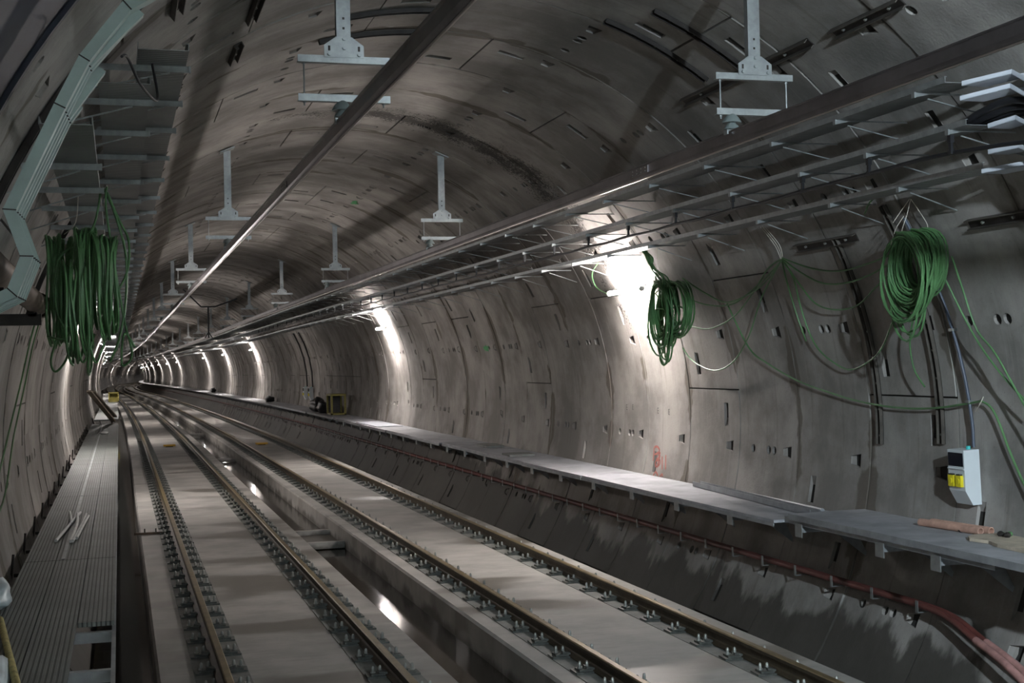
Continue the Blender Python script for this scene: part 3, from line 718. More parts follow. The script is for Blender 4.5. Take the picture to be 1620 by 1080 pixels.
# thin dark blue plate band laid over the near lining
t = thing('dark_liner_plate', 'dark blue plate lining the wall above the pale green trunking', 'steel plate', (0, 4.6, 0))
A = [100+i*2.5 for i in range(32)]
mb = MB(); mb.prism([(0, R-0.020), (2.25, R-0.020), (2.25, R-0.010), (0, R-0.010)], [(lambda u, v, a=a: (pol(a, v)[0], u, pol(a, v)[1])) for a in A]); mb.build('plate', 'blue_plate', t, smooth=30)
mb = MB(); mb.prism([(2.19, R-0.045), (2.25, R-0.045), (2.25, R-0.020), (2.19, R-0.020)], [(lambda u, v, a=a: (pol(a, v)[0], u, pol(a, v)[1])) for a in A]); mb.build('edge_bar', 'blue_plate', t, smooth=30)

# ================================================================== LAMPS
def make_lamp(side, y, colr, lab, grp):
    s = 1 if side == 'R' else -1
    a = 24.5 if s > 0 else 180-24.5
    cx_, cz_ = pol(a, R-0.16); tx, tz = pol(a, 1.0)
    t = thing('tube_lamp', lab, 'lamp', (cx_+PX(y), y, cz_+PZ(y)), grp)
    rd = Vector((tx, 0, tz)); ta = Vector((-tz, 0, tx)); yy = Vector((0, 1, 0))
    MB().obox(rd*0.042, ta, yy, rd, 0.014, 0.62, 0.008).build('housing', 'white', t)
    MB().tube([(0, -0.60, 0), (0, 0.60, 0)], 0.032, 10).build('glowing_tube', colr, t, smooth=60)
    for sg in (-1, 1):
        MB().tube([(0, sg*0.60, 0), (0, sg*0.66, 0)], 0.034, 10).build('end_cap', 'white', t, smooth=40)
        MB().bar(rd*0.045+yy*(sg*0.45), rd*0.158+yy*(sg*0.45), 0.03, 0.006, yy).build('wall_bracket', 'galv', t)
    return t
RL = [17.62+18.27*k for k in (0, 1, 3, 4, 5, 7, 8, 9, 10, 11, 12, 13, 14, 15, 16.5, 18, 20, 22, 24)]  # far end of this row is added, to brighten the otherwise unlit bend
for k, y in enumerate(RL):
    if k == 0: make_lamp('R', y, 'lamp_warm', 'glaring tube lamp on the wall beside the green coil', 'tube lamps under the cable trays')
    elif k == 1: make_lamp('R', y, 'lamp_warm', 'glaring tube lamp on the wall above the pale boards of the far walkway', 'tube lamps under the cable trays')
    else: make_lamp('R', y, 'lamp_warm', 'distant tube lamp, '+ORD[k]+' from the green coil in the row above the board walkway, lengthened by added lamps to light the bend', 'tube lamps under the cable trays')
for k, y in enumerate((28.5, 53.5, 72, 90, 110, 128, 146, 170, 335, 400)):
    make_lamp('L', y, 'lamp_warm', 'tube lamp, '+ORD[k]+' beyond the green hanks in the row above the ribbed walkway', 'tube lamps above the ribbed walkway')
make_lamp('R', -0.65, 'lamp_cool', 'cool tube lamp on the wall opposite the ribbed walkway, behind the tray ends', 'tube lamps under the cable trays')
make_lamp('L', -8.0, 'lamp_green', 'cool tube lamp on the wall above the ribbed walkway, behind the pale green trunking', 'tube lamps above the walkway')

# floodlight slung on wires from the crown, aimed along the wall with the cable trays
WL = (-0.6, -1.4, 3.10)
t = thing('work_floodlight', 'boxy cool white floodlight slung on two wires from the tunnel crown', 'floodlight', WL)
nd = Vector((0.97, 0.24, -0.06)).normalized(); sd = nd.cross(Vector((0, 0, 1))).normalized(); ud = sd.cross(nd)
fm = MB(); fm.obox((0, 0, 0), sd, nd, ud, 0.16, 0.05, 0.12)
for a_, b_, c_, d_ in ((sd, 0.165, ud, 0.125), (ud, 0.125, sd, 0.165)):
    for sg in (-1, 1): fm.obox(a_*(sg*b_)+nd*0.065, sd, nd, ud, 0.006 if a_ is sd else 0.171, 0.02, 0.131 if a_ is sd else 0.006)
fm.build('housing', 'dark_steel', t)
MB().obox(nd*0.0545, sd, nd, ud, 0.15, 0.003, 0.11).build('glowing_panel', 'lamp_work', t)
MB().bar(sd*-0.2, sd*0.2, 0.02, 0.02).build('yoke', 'galv', t)
for sg in (-1, 1):
    p = sd*(sg*0.19)
    MB().tube([p, (p.x, p.y, math.sqrt((R-0.01)**2-(WL[0]+p.x)**2)-WL[2])], 0.004, 5).build('hanging_wire', 'galv', t)
# ================================================================== WALKWAYS
# --- right: cantilevered boards on steel brackets
wr = thing('walkway', 'grey board walkway on steel brackets along the wall with the socket box', 'walkway', (3.2, 12.0, -0.94))
def rel(o): o.parent = wr; o.matrix_parent_inverse = Matrix.Translation((-3.2, -12.0, 0.94)); return o
y = 12.3; k = 0
while y < 150:
    L_ = 2.95 if y < 60 else 5.9
    dx = rnd.uniform(-0.03, 0.06); dz = rnd.uniform(0, 0.004)
    if y < 60:
        rel(MB().sweep([(3.19+dx, -0.955+dz), (4.06, -0.955+dz), (4.06, -0.925+dz), (3.19+dx, -0.925+dz)], [y+0.006, y+L_-0.006]).build('deck_board', 'deck_board'))
        rel(MB().sweep([(3.185+dx, -0.99+dz), (3.195+dx, -0.99+dz), (3.195+dx, -0.956+dz), (3.185+dx, -0.956+dz)], [y+0.006, y+L_-0.006]).build('edge_strip', 'galv_dull'))
    else:
        rel(MB().sweep([(3.19, -0.98), (4.06, -0.98), (4.06, -0.93), (3.19, -0.93)], [y+0.006, y+L_-0.006]).build('deck_board', 'deck_board'))
    y += L_
tag(rel(MB().sweep([(3.19, -0.98), (4.06, -0.98), (4.06, -0.93), (3.19, -0.93)], ylist(y, FAR)).build('far_deck', 'deck_board')), kind='stuff')
# near panel, one step higher, on its angle rail
rel(MB().box(3.27, 4.12, 7.2, 12.15, -0.885, -0.845).build('deck_panel', 'deck_board'))
rel(MB().box(3.262, 3.27, 7.2, 12.15, -0.905, -0.845).build('edge_strip', 'galv_dull'))
rel(MB().box(3.30, 3.35, 8.9, 12.3, -0.95, -0.944).box(3.30, 3.306, 8.9, 12.3, -0.944, -0.888).build('angle_rail', 'galv_dull'))
zt = -0.99
bxw = math.sqrt((R-0.02)**2-1.22**2)
bk = MB(); bk.box(3.22, 4.02, -0.003, 0.003, -1.05, -0.992); bk.box(3.22, 4.02, 0.003, 0.05, -0.998, -0.992)
bk.add([(3.6, -0.003, -1.05), (3.85, -0.003, -1.05), (3.97, -0.003, -1.28), (3.97, -0.003, -1.33), (3.6, 0.003, -1.05), (3.85, 0.003, -1.05), (3.97, 0.003, -1.28), (3.97, 0.003, -1.33)], [(0, 1, 2, 3), (7, 6, 5, 4), (0, 4, 5, 1), (1, 5, 6, 2), (2, 6, 7, 3), (3, 7, 4, 0)])
BRK = bk.mesh('bracket', 'galv_dull'); BPL = MB().box(3.21, 3.22, -0.075, 0.06, -1.09, -0.96).mesh('front_plate', 'galv')
for y in [8.4, 9.65, 10.5, 11.97]+[13.4+1.46*i for i in range(60)]:
    o = place('bracket', BRK, wr, (-3.2+PX(y)+(0.06 if y < 12 else 0), y-12, 0.94+PZ(y)+(0.03 if y < 12 else 0)))
    if y < 40: place('front_plate', BPL, o)
# --- left: ribbed metal deck
wl = thing('walkway', 'ribbed metal walkway along the wall with the hanging green hanks', 'walkway', (-3.6, 8.0, -0.94))
def rel(o): o.parent = wl; o.matrix_parent_inverse = Matrix.Translation((3.6, -8.0, 0.94)); return o
ye = [6.3, 12.54, 18.74, 24.94, 31.1, 37.2, 43.0]
for a, b_ in zip(ye[:-1], ye[1:]):
    for x0, x1 in ((-3.965, -3.705), (-3.70, -3.44)):
        rel(MB().box(x0, x1, (a if a > 7 else 3.5)+0.008, b_-0.008, -0.96, -0.93).build('deck_plank', 'deck'))
    rel(MB().box(-3.434, -3.20, max(a, 9.38)+0.008, b_-0.008, -0.96, -0.93).build('deck_plank', 'deck'))
    if b_ > 13: rel(MB().box(-3.66, -3.63, a+0.05, b_-0.05, -0.93, -0.926).build('seam_strip', 'galv_dull'))
for a, b_ in ((46.5, 58), (58.2, 70), (70.2, 82), (82.2, 110)):
    rel(MB().sweep([(-3.965, -0.97), (-3.19, -0.97), (-3.19, -0.93), (-3.965, -0.93)], ylist(a, b_)).build('deck_plank', 'deck'))
rel(MB().sweep([(-3.96, -1.02), (-3.94, -1.02), (-3.94, -0.962), (-3.96, -0.962)], ylist(3.5, 43)).build('side_rail', 'dark_steel'))
rel(MB().sweep([(-3.215, -1.00), (-3.19, -1.00), (-3.19, -0.962), (-3.215, -0.962)], ylist(3.5, 43)).build('side_rail', 'galv_dull'))
for k in range(26):
    y = 4.5+1.17*k if k < 5 else 10.35+1.5*(k-5)
    rel(MB().box(-3.94, -3.215, y, y+0.006, -1.03, -0.962).box(-3.94, -3.215, y+0.006, y+0.055, -0.968, -0.962).build('cross_angle', 'galv_dull'))
for k in range(20):
    y = 11.0+1.58*k
    rel(MB().tube([(-4.085, y, -1.13), (-4.06, y, -0.86)], 0.012, 6).box(-4.06, -3.95, y-0.01, y+0.01, -1.06, -1.03).build('wall_post', 'dark_steel'))

# ================================================================== RED PIPES UNDER THE WALKWAY
rp = thing('red_pipes', 'pair of dusty red pipes on small brackets below the board walkway', 'pipe', (3.83, 10.5, -1.56))
def rel(o): o.parent = rp; o.matrix_parent_inverse = Matrix.Translation((-3.83, -10.5, 1.56)); return o
for j, (dx, dz) in enumerate(((0, 0), (-0.075, 0.012))):
    p = [(3.62+dx*2, 8.3, -2.08+dz*4), (3.70+dx*1.6, 9.15, -1.80+dz*3), (3.76+dx*1.3, 9.68, -1.69+dz*2), (3.81+dx, 10.2, -1.575+dz), (3.83+dx, 10.66, -1.55+dz)]
    pts = spline(p, 6)+[Vector(WP((3.83+dx, yy, -1.55+dz))) for yy in ylist(11.2, 190)]
    rel(MB().tube(pts, 0.030, 9).build('pipe', 'red', smooth=60))
    rel(MB().tube(spline(p[:3], 6), 0.034, 9).build('dusty_sleeve', 'pink', smooth=60))
br = MB(); br.box(3.70, 3.93, -0.004, 0.004, -1.60, -1.594); br.box(3.70, 3.78, -0.02, 0.02, -1.60, -1.595); br.box(3.70, 3.706, -0.02, 0.02, -1.60, -1.49); br.box(3.87, 3.93, -0.02, 0.02, -1.62, -1.60)
BR2 = br.mesh('pipe_bracket', 'galv')
for k in range(90):
    y = 10.6+0.755*k; place('pipe_bracket', BR2, rp, (-3.83+PX(y), y-10.5, 1.56+PZ(y)))

# ================================================================== SOCKET BOX, CONDUITS
def socket_box(loc, tilt, lab, grp=None, mirror=False):
    t = thing('socket_box', lab, 'electrical box', loc, grp, rot=(0, tilt, 0))
    pr = [(0, -0.02), (0, 0.47), (-0.16, 0.47), (-0.16, 0.11), (-0.09, -0.02)]
    MB().prism(pr, [lambda u, v: (u, -0.12, v), lambda u, v: (u, 0.12, v)]).build('enclosure', 'box', t)
    MB().box(-0.164, -0.158, -0.105, 0.11, 0.325, 0.445).build('window', 'window', t)
    MB().box(-0.172, -0.158, -0.118, 0.118, 0.298, 0.306).build('visor_edge', 'box', t)
    for yy in (-0.055, 0.055):
        o = MB().box(-0.188, -0.158, yy-0.040, yy+0.040, 0.145, 0.245).build('socket_flap', 'yellow', t)
        MB().tube([(-0.195, yy, 0.195), (-0.187, yy, 0.195)], 0.024, 12).build('flap_boss', 'yellow', o, smooth=40)
        MB().box(-0.186, -0.158, yy-0.03, yy+0.03, 0.2455, 0.257).build('hinge', 'dark_steel', o)
    MB().tube([(-0.06, -0.05, 0.47), (-0.06, -0.05, 0.50)], 0.02, 10).build('cable_gland', mat('turquoise_gland', (0.05, 0.45, 0.45), 0.5), t, smooth=50)
    return t
socket_box((pol(-2, R-0.004)[0]-0.03, 10.39, -0.60), math.radians(-2), 'pale grey electrical box with two yellow sockets on the wall above the walkway')
t = thing('conduit', 'dark grey conduit running down the wall to the socket box', 'conduit', (pol(-2, R-0.05)[0], 10.2, -0.1))
def rel(o): o.parent = t; o.matrix_parent_inverse = Matrix.Translation((-pol(-2, R-0.05)[0], -10.2, 0.1)); return o
cp = [(pol(a, R-0.055)[0], 10.34+0.16*max(0, (a)/18.0), pol(a, R-0.055)[1]) for a in (-1.6, 1, 4, 7, 10, 13, 16, 20, 24, 28)]
rel(MB().tube(cp, 0.015, 9).build('conduit_tube', mat('slate_conduit', (0.07, 0.085, 0.12), 0.4), smooth=60))
for i in (2, 5, 8): rel(MB().obox(cp[i], Vector((1, 0, 0)), Vector((0, 1, 0)), Vector((0, 0, 1)), 0.026, 0.03, 0.012).build('saddle_clip', 'galv'))
# far wall boxes with yellow sockets and dark drop cables
for k, y in enumerate((52.9, 54.5)):
    socket_box((pol(-2, R-0.004)[0]-0.03+PX(y), y, -0.62+PZ(y)), math.radians(-2), ['small distant socket box beside the yellow frame, nearer of two', 'small distant socket box beside the yellow frame, farther of two'][k], 'distant socket boxes')
    o = MB().tube([(pol(a, R-0.05)[0]+PX(y), y, pol(a, R-0.05)[1]) for a in (-2, 6, 14, 22, 29)], 0.03, 7).build('drop_cable', 'black', smooth=60)
    tag(o, 'thick black drop cable feeding the '+['nearer', 'farther'][k]+' of the two distant socket boxes', 'cable', 'drop cables to the distant boxes')

# ================================================================== GREEN CABLE COILS
def coil_pts(cy, cz, x0, x1, ry, rz, loops, seed, spread=0.25, npt=22, squash=0.0):
    q = random.Random(seed); out = []
    r_ = 1.0; dy_ = dz_ = 0; xx = x0
    for l in range(loops):
        r_n = 1-spread*q.random(); dy_n, dz_n = q.uniform(-0.05, 0.05)*ry, q.uniform(-0.10, 0.03)*rz; xn = x0+(x1-x0)*q.random()
        for k in range(npt):
            f = k/npt; t_ = 2*math.pi*f+math.pi/2
            rr = r_+(r_n-r_)*f; xx_ = xx+(xn-xx)*f
            drop = squash*(1-math.sin(t_))*0.5*rz
            out.append((xx_+0.01*math.sin(3*t_+l), cy+dy_+(dy_n-dy_)*f+rr*ry*math.cos(t_), cz+dz_+(dz_n-dz_)*f+rz-0.0*rr-(1-math.sin(t_))*rr*rz-drop*q.uniform(0.9, 1.1)))
        r_, dy_, dz_, xx = r_n, dy_n, dz_n, xn
    return out
def coil(name, lab, grp, specs, r_, ties):
    c0 = specs[0]
    t = thing(name, lab, 'cable coil', ((c0[2]+c0[3])/2, c0[0], c0[1]), grp)
    def rel(o): o.parent = t; o.matrix_parent_inverse = Matrix.Translation((-(c0[2]+c0[3])/2, -c0[0], -c0[1])); return o
    for sp_ in specs: rel(MB().tube(coil_pts(*sp_), r_, 5).build('cable_windings', 'green', smooth=60))
    for tp in ties: rel(MB().tube(spline(tp, 5), 0.0035, 5).build('tie_string', 'string', smooth=60))
    return t
coil('cable_coil', 'big round coil of bright green cable tied with white string on the wall', 'green cable coils',
     [(10.38, 1.40, 3.46, 3.72, 0.36, 0.40, 26, 1, 0.38), (10.30, 1.48, 3.56, 3.74, 0.34, 0.34, 16, 2, 0.35), (10.42, 1.30, 3.5, 3.66, 0.26, 0.46, 3, 3, 0.1)],
     0.0105, [[(3.62, 10.4, 2.1), (3.55, 10.36, 1.95), (3.52, 10.4, 1.80), (3.60, 10.45, 1.72)], [(3.62, 10.4, 2.1), (3.66, 10.32, 1.97), (3.72, 10.3, 1.84), (3.6, 10.25, 1.75)], [(3.62, 10.42, 2.1), (3.58, 10.5, 2.0), (3.5, 10.5, 1.9)], [(3.56, 10.42, 1.95), (3.5, 10.46, 1.84), (3.47, 10.5, 1.7)]])
coil('cable_coil', 'long drooping coil of green cable hanging beside the glaring lamp', 'green cable coils',
     [(16.05, 1.22, 3.5, 3.72, 0.36, 0.50, 20, 4, 0.45), (15.75, 1.30, 3.6, 3.78, 0.42, 0.40, 12, 5, 0.4), (16.1, 1.10, 3.6, 3.74, 0.22, 0.52, 4, 6, 0.2)],
     0.0115, [[(3.55, 16.1, 2.2), (3.58, 16.1, 1.9), (3.6, 16.05, 1.7)]])
t = coil('cable_hank', 'mass of dark green cable hanks hanging from the tray over the walkway', 'green cable hanks',
     [(10.2, 1.30, -3.62, -3.44, 0.22, 0.42, 18, 7, 0.35), (10.0, 1.29, -3.42, -3.28, 0.24, 0.46, 20, 8, 0.35), (9.9, 1.30, -3.30, -3.14, 0.20, 0.40, 14, 9, 0.4), (9.95, 1.12, -3.5, -3.12, 0.3, 0.40, 5, 10, 0.3)],
     0.010, [[(-3.2, 9.9, 2.05), (-3.22, 9.9, 1.9), (-3.2, 9.95, 1.75)], [(-3.4, 10.1, 2.0), (-3.42, 10.05, 1.8), (-3.5, 10.1, 1.72)]])
def rel_h(o): o.parent = t; o.matrix_parent_inverse = Matrix.Translation((3.53, -10.2, -1.30)); return o
for p in ([(-3.2, 9.9, 2.04), (-3.21, 9.9, 1.9), (-3.16, 9.9, 1.5), (-3.10, 9.9, 1.1), (-3.05, 9.9, 0.85), (-3.12, 9.9, 0.78), (-3.10, 9.9, 1.0), (-3.03, 9.9, 0.90)],
          [(-3.22, 9.95, 2.03), (-3.15, 9.9, 1.85), (-3.08, 9.9, 1.55), (-3.09, 9.9, 1.2), (-3.14, 9.9, 0.95), (-3.2, 9.9, 0.8)],
          [(-3.24, 9.95, 2.03), (-3.30, 9.9, 1.75), (-3.45, 9.95, 1.62), (-3.55, 9.95, 1.5), (-3.56, 9.95, 1.2), (-3.5, 9.95, 1.05), (-3.42, 9.95, 1.1)],
          [(-3.2, 9.9, 2.0), (-3.12, 9.9, 1.8), (-3.06, 9.9, 1.66), (-3.07, 9.9, 1.45), (-3.14, 9.9, 1.3)],
          [(-3.55, 10, 1.0), (-3.6, 10, 0.82), (-3.57, 10, 0.74), (-3.5, 10, 0.82), (-3.46, 10, 0.96)],
          [(-3.35, 9.9, 1.0), (-3.3, 9.9, 0.8), (-3.25, 9.9, 0.9), (-3.2, 9.9, 1.05)],
          [(-3.3, 9.9, 1.0), (-3.38, 9.9, 0.80), (-3.42, 9.9, 0.95)],
          [(-3.62, 10, 0.99), (-3.5, 9.9, 0.97), (-3.4, 9.9, 1.1)]):
    rel_h(MB().tube(spline(p, 7), 0.009, 6).build('loose_loop', 'green', smooth=60))
# loose strands along the walls: (stand-off from the lining, [(y, angle)])
ST = {
 'a1': (0.13, [(15.62, 25.1), (15.16, 21.9), (14.66, 19.8), (13.92, 21.0), (13.43, 22.9), (12.95, 25.6)], 'loose green cable sagging highest between the drooping coil and the knot'),
 'a2': (0.11, [(15.86, 21.5), (15.24, 19.6), (14.54, 19.4), (13.74, 22.1), (12.99, 25.4)], 'loose green cable sagging second between the drooping coil and the knot'),
 'a3': (0.09, [(16.05, 16.1), (15.47, 15.3), (14.71, 17.0), (14.02, 20.6), (13.42, 24.3), (13.02, 25.5)], 'loose green cable sagging third between the drooping coil and the knot'),
 'a4': (0.07, [(16.48, 12.0), (16.22, 9.4), (15.62, 7.8), (15.04, 9.3), (14.46, 13.7), (13.86, 19.8), (13.09, 25.2)], 'loose green cable sagging lowest between the drooping coil and the knot'),
 'b1': (0.14, [(12.91, 25.8), (12.39, 23.5), (11.87, 22.6), (11.26, 23.2), (10.72, 24.3)], 'loose green cable nearly straight between the knot and the big round coil'),
 'b2': (0.12, [(12.96, 25.6), (12.71, 23.2), (12.35, 21.1), (11.87, 20.7), (11.3, 21.7), (10.79, 23.4)], 'loose green cable sagging slightly between the knot and the big round coil'),
 'b3': (0.10, [(13.01, 25.5), (12.85, 21.2), (12.66, 18.1), (12.32, 16.9), (11.87, 17.2), (11.43, 19.5), (11.01, 21.7)], 'loose green cable sagging deeply between the knot and the big round coil'),
 'b4': (0.08, [(13.05, 25.3), (12.97, 22.2), (13.03, 18.2), (13.01, 14.2), (12.91, 11.5), (12.69, 9.5), (12.34, 8.0), (11.98, 8.9), (11.64, 11.0), (11.29, 15.3)], 'loose green cable sagging lowest between the knot and the big round coil'),
 'b5': (0.06, [(13.09, 25.2), (13.17, 22.3), (13.21, 17.2), (13.15, 12.3)], 'loose green cable end hanging straight down from the knot'),
 'c': (0.06, [(14.82, 19.3), (14.56, 11.6), (14.15, 8.9), (13.49, 6.2), (12.85, 4.6), (12.22, 3.4), (11.53, 2.8), (10.89, 3.0), (10.31, 3.9), (10.16, 4.0), (10.01, 2.6), (9.81, -2.1), (9.59, -6.0), (9.26, -10.9)], 'long green cable crossing the wall just above the socket box'),
 'd1': (0.2, [(9.93, 22.8), (9.94, 19.1), (9.9, 13.4), (9.71, 10.2), (9.43, 4.2), (9.14, -0.8)], 'green cable slanting down from the big round coil, outermost'),
 'd2': (0.18, [(10.17, 20.0), (10.04, 14.2), (9.87, 10.2), (9.59, 6.3), (9.3, 3.4)], 'green cable slanting down from the big round coil, innermost'),
 'e': (0.15, [(10.71, 17.8), (10.95, 13.7), (11.04, 11.1), (11.03, 8.1), (10.9, 5.9)], 'green cable tail curling down below the big round coil'),
 'f': (0.12, [(11.05, 29.9), (10.9, 31.1), (10.74, 31.8), (10.57, 31.7)], 'short bright green cable arc at the lowest tray above the big coil'),
 'g': (0.15, [(18.31, 24.2), (18.64, 26.0), (18.63, 28.3), (18.45, 29.9), (18.09, 31.3)], 'short green lead curving up from the glaring lamp'),
 'L1': (0.08, [(14.2, 160), (14.4, 165.1), (14.3, 170.9), (13.2, 177.7), (12.0, 182.1), (11.0, 184.5)], 'green cable trailing down the wall above the ribbed walkway, nearer one'),
 'L2': (0.06, [(15.2, 160), (15.3, 165.4), (15.3, 171.0), (14.2, 178.4), (12.9, 184.6), (11.8, 186.4)], 'green cable trailing down the wall above the ribbed walkway, farther one'),
}
for k, (of, L_, lab) in ST.items():
    o = MB().tube(spline([(pol(a, R-of)[0], y, pol(a, R-of)[1]) for y, a in L_], 7), 0.009 if k != 'c' else 0.0105, 6).build('green_cable', 'green', smooth=60)
    tag(o, lab, 'cable', 'loose green cables on the walls')
t = thing('string_tie', 'pale string tie holding the knot of green cables to the lowest tray', 'string', (pol(25.6, R-0.13)[0], 12.95, pol(25.6, R-0.13)[1]))
kx, kz = pol(25.6, R-0.13); tx2, tz2 = 3.5, 2.12
for j in range(3): MB().tube(spline([(0, j*0.02-0.02, 0), (-0.05, j*0.05-0.05, 0.15), (-0.2, j*0.04, tz2-kz)], 5), 0.004, 5).build('strand', 'string', t, smooth=60)
t = thing('cable_bundle', 'gathered bundle of green cables between the lowest tray and the drooping coil', 'cable bundle', (3.46, 16.3, 2.12))
qb = random.Random(11)
for k in range(11):
    e = lambda m_: qb.uniform(-m_, m_)
    MB().tube(spline([(e(0.03), e(0.08), 0.04+e(0.02)), (0.05+e(0.03), -0.05+e(0.05), -0.08), (0.06+e(0.03), -0.16+e(0.05), -0.22), (0.12+e(0.06), -0.3+e(0.14), -0.40+e(0.05)), (0.16+e(0.08), -0.42+e(0.3), -0.62+e(0.12)), (0.16+e(0.08), -0.45+e(0.4), -0.85+e(0.2))], 6), 0.010, 6).build('strand', 'green', t, smooth=60)
# string ties on the wall cable beside the box
o = MB().tube(spline([(pol(4.6, R-0.03)[0], 10.2, pol(4.6, R-0.03)[1]), (pol(4, R-0.09)[0], 10.16, pol(4, R-0.09)[1]), (pol(2.8, R-0.05)[0], 10.3, pol(2.8, R-0.05)[1])], 5), 0.005, 5).build('string_tie', 'string', smooth=60)
tag(o, 'short white string tying the green cable to the wall beside the socket box', 'string')

# ================================================================== THINGS LYING ABOUT
# white conduit offcuts on the ribbed walkway
for k, (a, b_, c) in enumerate((((-3.76, 13.8), (-3.66, 15.4), (-3.60, 16.4)), ((-3.62, 13.7), (-3.60, 15.0), (-3.63, 16.3)), ((-3.60, 13.7), (-3.55, 15.1), (-3.53, 16.2)), ((-3.57, 13.9), (-3.53, 15.2), (-3.50, 16.0)), ((-3.66, 15.2), (-3.69, 15.9), (-3.72, 16.5)))):
    o = MB().tube(spline([(a[0], a[1], -0.909+0.001*k), (b_[0], b_[1], -0.904+0.012*(k == 1)), (c[0], c[1], -0.908)], 5), 0.016, 8).build('conduit_offcut', 'white', smooth=60)
    tag(o, ['white conduit offcut on the ribbed walkway, splayed away from the others towards the wall', 'white conduit offcut on the ribbed walkway, bowed and lying across the middle of the heap', 'white conduit offcut on the ribbed walkway, long one beside the bowed offcut', 'white conduit offcut on the ribbed walkway, nearest the drain side of the heap', 'short white conduit stub at the back of the heap on the ribbed walkway'][k], 'conduit', 'white conduit offcuts')
# channel lengths left on the board walkway
for k, (x0, y0_, x1, y1_, wd, lab) in enumerate(((3.70, 12.4, 3.95, 15.9, 0.11, 'long grey steel channel left lying on the board walkway beside the wall'), (3.90, 12.6, 4.0, 15.2, 0.05, 'round grey bar left lying on the board walkway behind the steel channel'))):
    if k == 0:
        d = Vector((x1-x0, y1_-y0_, 0)).normalized(); mb = MB(); n_ = Vector((d.y, -d.x, 0))
        t = thing('steel_channel', lab, 'steel channel', (x0, y0_, -0.92))
        L2 = math.hypot(x1-x0, y1_-y0_)
        mb = MB(); mb.obox(d*(L2/2)+Vector((0, 0, 0.006)), n_, d, Vector((0, 0, 1)), wd/2, L2/2, 0.003); mb.build('web', 'galv_dull', t)
        for sg in (-1, 1): MB().obox(d*(L2/2)+n_*(sg*(wd/2-0.003))+Vector((0, 0, 0.035)), n_, d, Vector((0, 0, 1)), 0.003, L2/2, 0.03).build('flange', 'galv_dull', t)
    else:
        tag(MB().tube([(x0, y0_, -0.895), (x1, y1_, -0.895)], 0.024, 10).build('steel_bar', 'galv_dull', smooth=60), lab, 'bar')
# pinkish pipe stubs
for k, (xa, ya, xb, yb) in enumerate(((3.86, 10.75, 3.95, 9.98), (3.95, 10.7, 4.035, 9.95))):
    t = thing('pipe_offcut', ['dusty orange pipe offcut on the near walkway panel, nearer its edge', 'dusty orange pipe offcut on the near walkway panel, against the wall'][k], 'pipe', (xa, ya, -0.81), 'orange pipe offcuts')
    d = Vector((xb-xa, yb-ya, 0)); L_ = d.length; d.normalize(); n_ = Vector((d.y, -d.x, 0)); zz = Vector((0, 0, 1)); mb = MB(); vs = []; nn = 16
    for (s_, r_) in ((0, 0.034), (L_, 0.034), (L_, 0.026), (0, 0.026)):
        for i in range(nn): vs.append(d*s_+n_*(r_*math.cos(2*math.pi*i/nn))+zz*(r_*math.sin(2*math.pi*i/nn)))
    fs = [(r_*nn+i, r_*nn+(i+1) % nn, ((r_+1) % 4)*nn+(i+1) % nn, ((r_+1) % 4)*nn+i) for r_ in range(4) for i in range(nn)]
    mb.add(vs, fs); mb.build('pipe_wall', 'terracotta', t, smooth=40)
# broken board
q_ = random.Random(3); mb = MB(); n_ = 9; top = []
outl = [(3.70, 9.80), (3.80, 9.88), (3.95, 9.86), (4.05, 9.84), (4.05, 9.0), (3.60, 8.9), (3.62, 9.3), (3.68, 9.5), (3.64, 9.7), (3.71, 9.82)]
mb.prism(outl, [lambda u, v: (u, v, -0.842), lambda u, v: (u, v, -0.815)])
tag(mb.build('broken_board', 'wood'), 'splintered pale board lying on the near walkway panel', 'board')
for k in range(9):
    x, y = 3.92+q_.uniform(-0.1, 0.12), 9.6+q_.uniform(0, 0.28); x = 3.9+q_.uniform(0, 0.13); y = 10.05+q_.uniform(-0.05, 0.2) if k % 2 else 9.5+q_.uniform(0, 0.3)
    z = -0.815 if y < 9.98 else -0.845
    r_ = q_.uniform(0.015, 0.035); mb = MB(); mb.lathe([(r_*0.5, 0), (r_, r_*0.5), (r_*0.8, r_), (r_*0.3, r_*1.3)], n=6)
    mb.v = [(vx*q_.uniform(0.8, 1.2)+x, vy*q_.uniform(0.8, 1.2)+y, vz+z) for vx, vy, vz in mb.v]
    tag(mb.build('rubble_lump', 'dark_steel' if k % 3 else 'green'), 'small lump of debris by the orange pipe offcuts', 'debris', 'debris by the pipe offcuts')
# pale slab fragments on the far boards
for k, (x, y, sx, sy, lab) in enumerate(((3.55, 22.6, 0.25, 0.35, 'pale broken slab lying on the board walkway near the drooping coil'), (3.75, 25.2, 0.2, 0.5, 'flat pale scrap lying on the board walkway beyond the broken slab'))):
    mb = MB(); mb.prism([(x-sx, y-sy), (x+sx*0.8, y-sy*0.9), (x+sx, y+sy*0.5), (x+sx*0.3, y+sy), (x-sx*0.9, y+sy*0.7)], [lambda u, v: (u, v, -0.92), lambda u, v: (u, v, -0.885+0.005*k)])
    tag(mb.build('slab_fragment', 'grout'), lab, 'slab')
o = MB().box(3.25, 3.95, 34.5, 37.6, -0.92, -0.90).build('pale_board', 'grp_white'); tag(o, 'large pale sheet lying on the board walkway under the second glaring lamp', 'board')
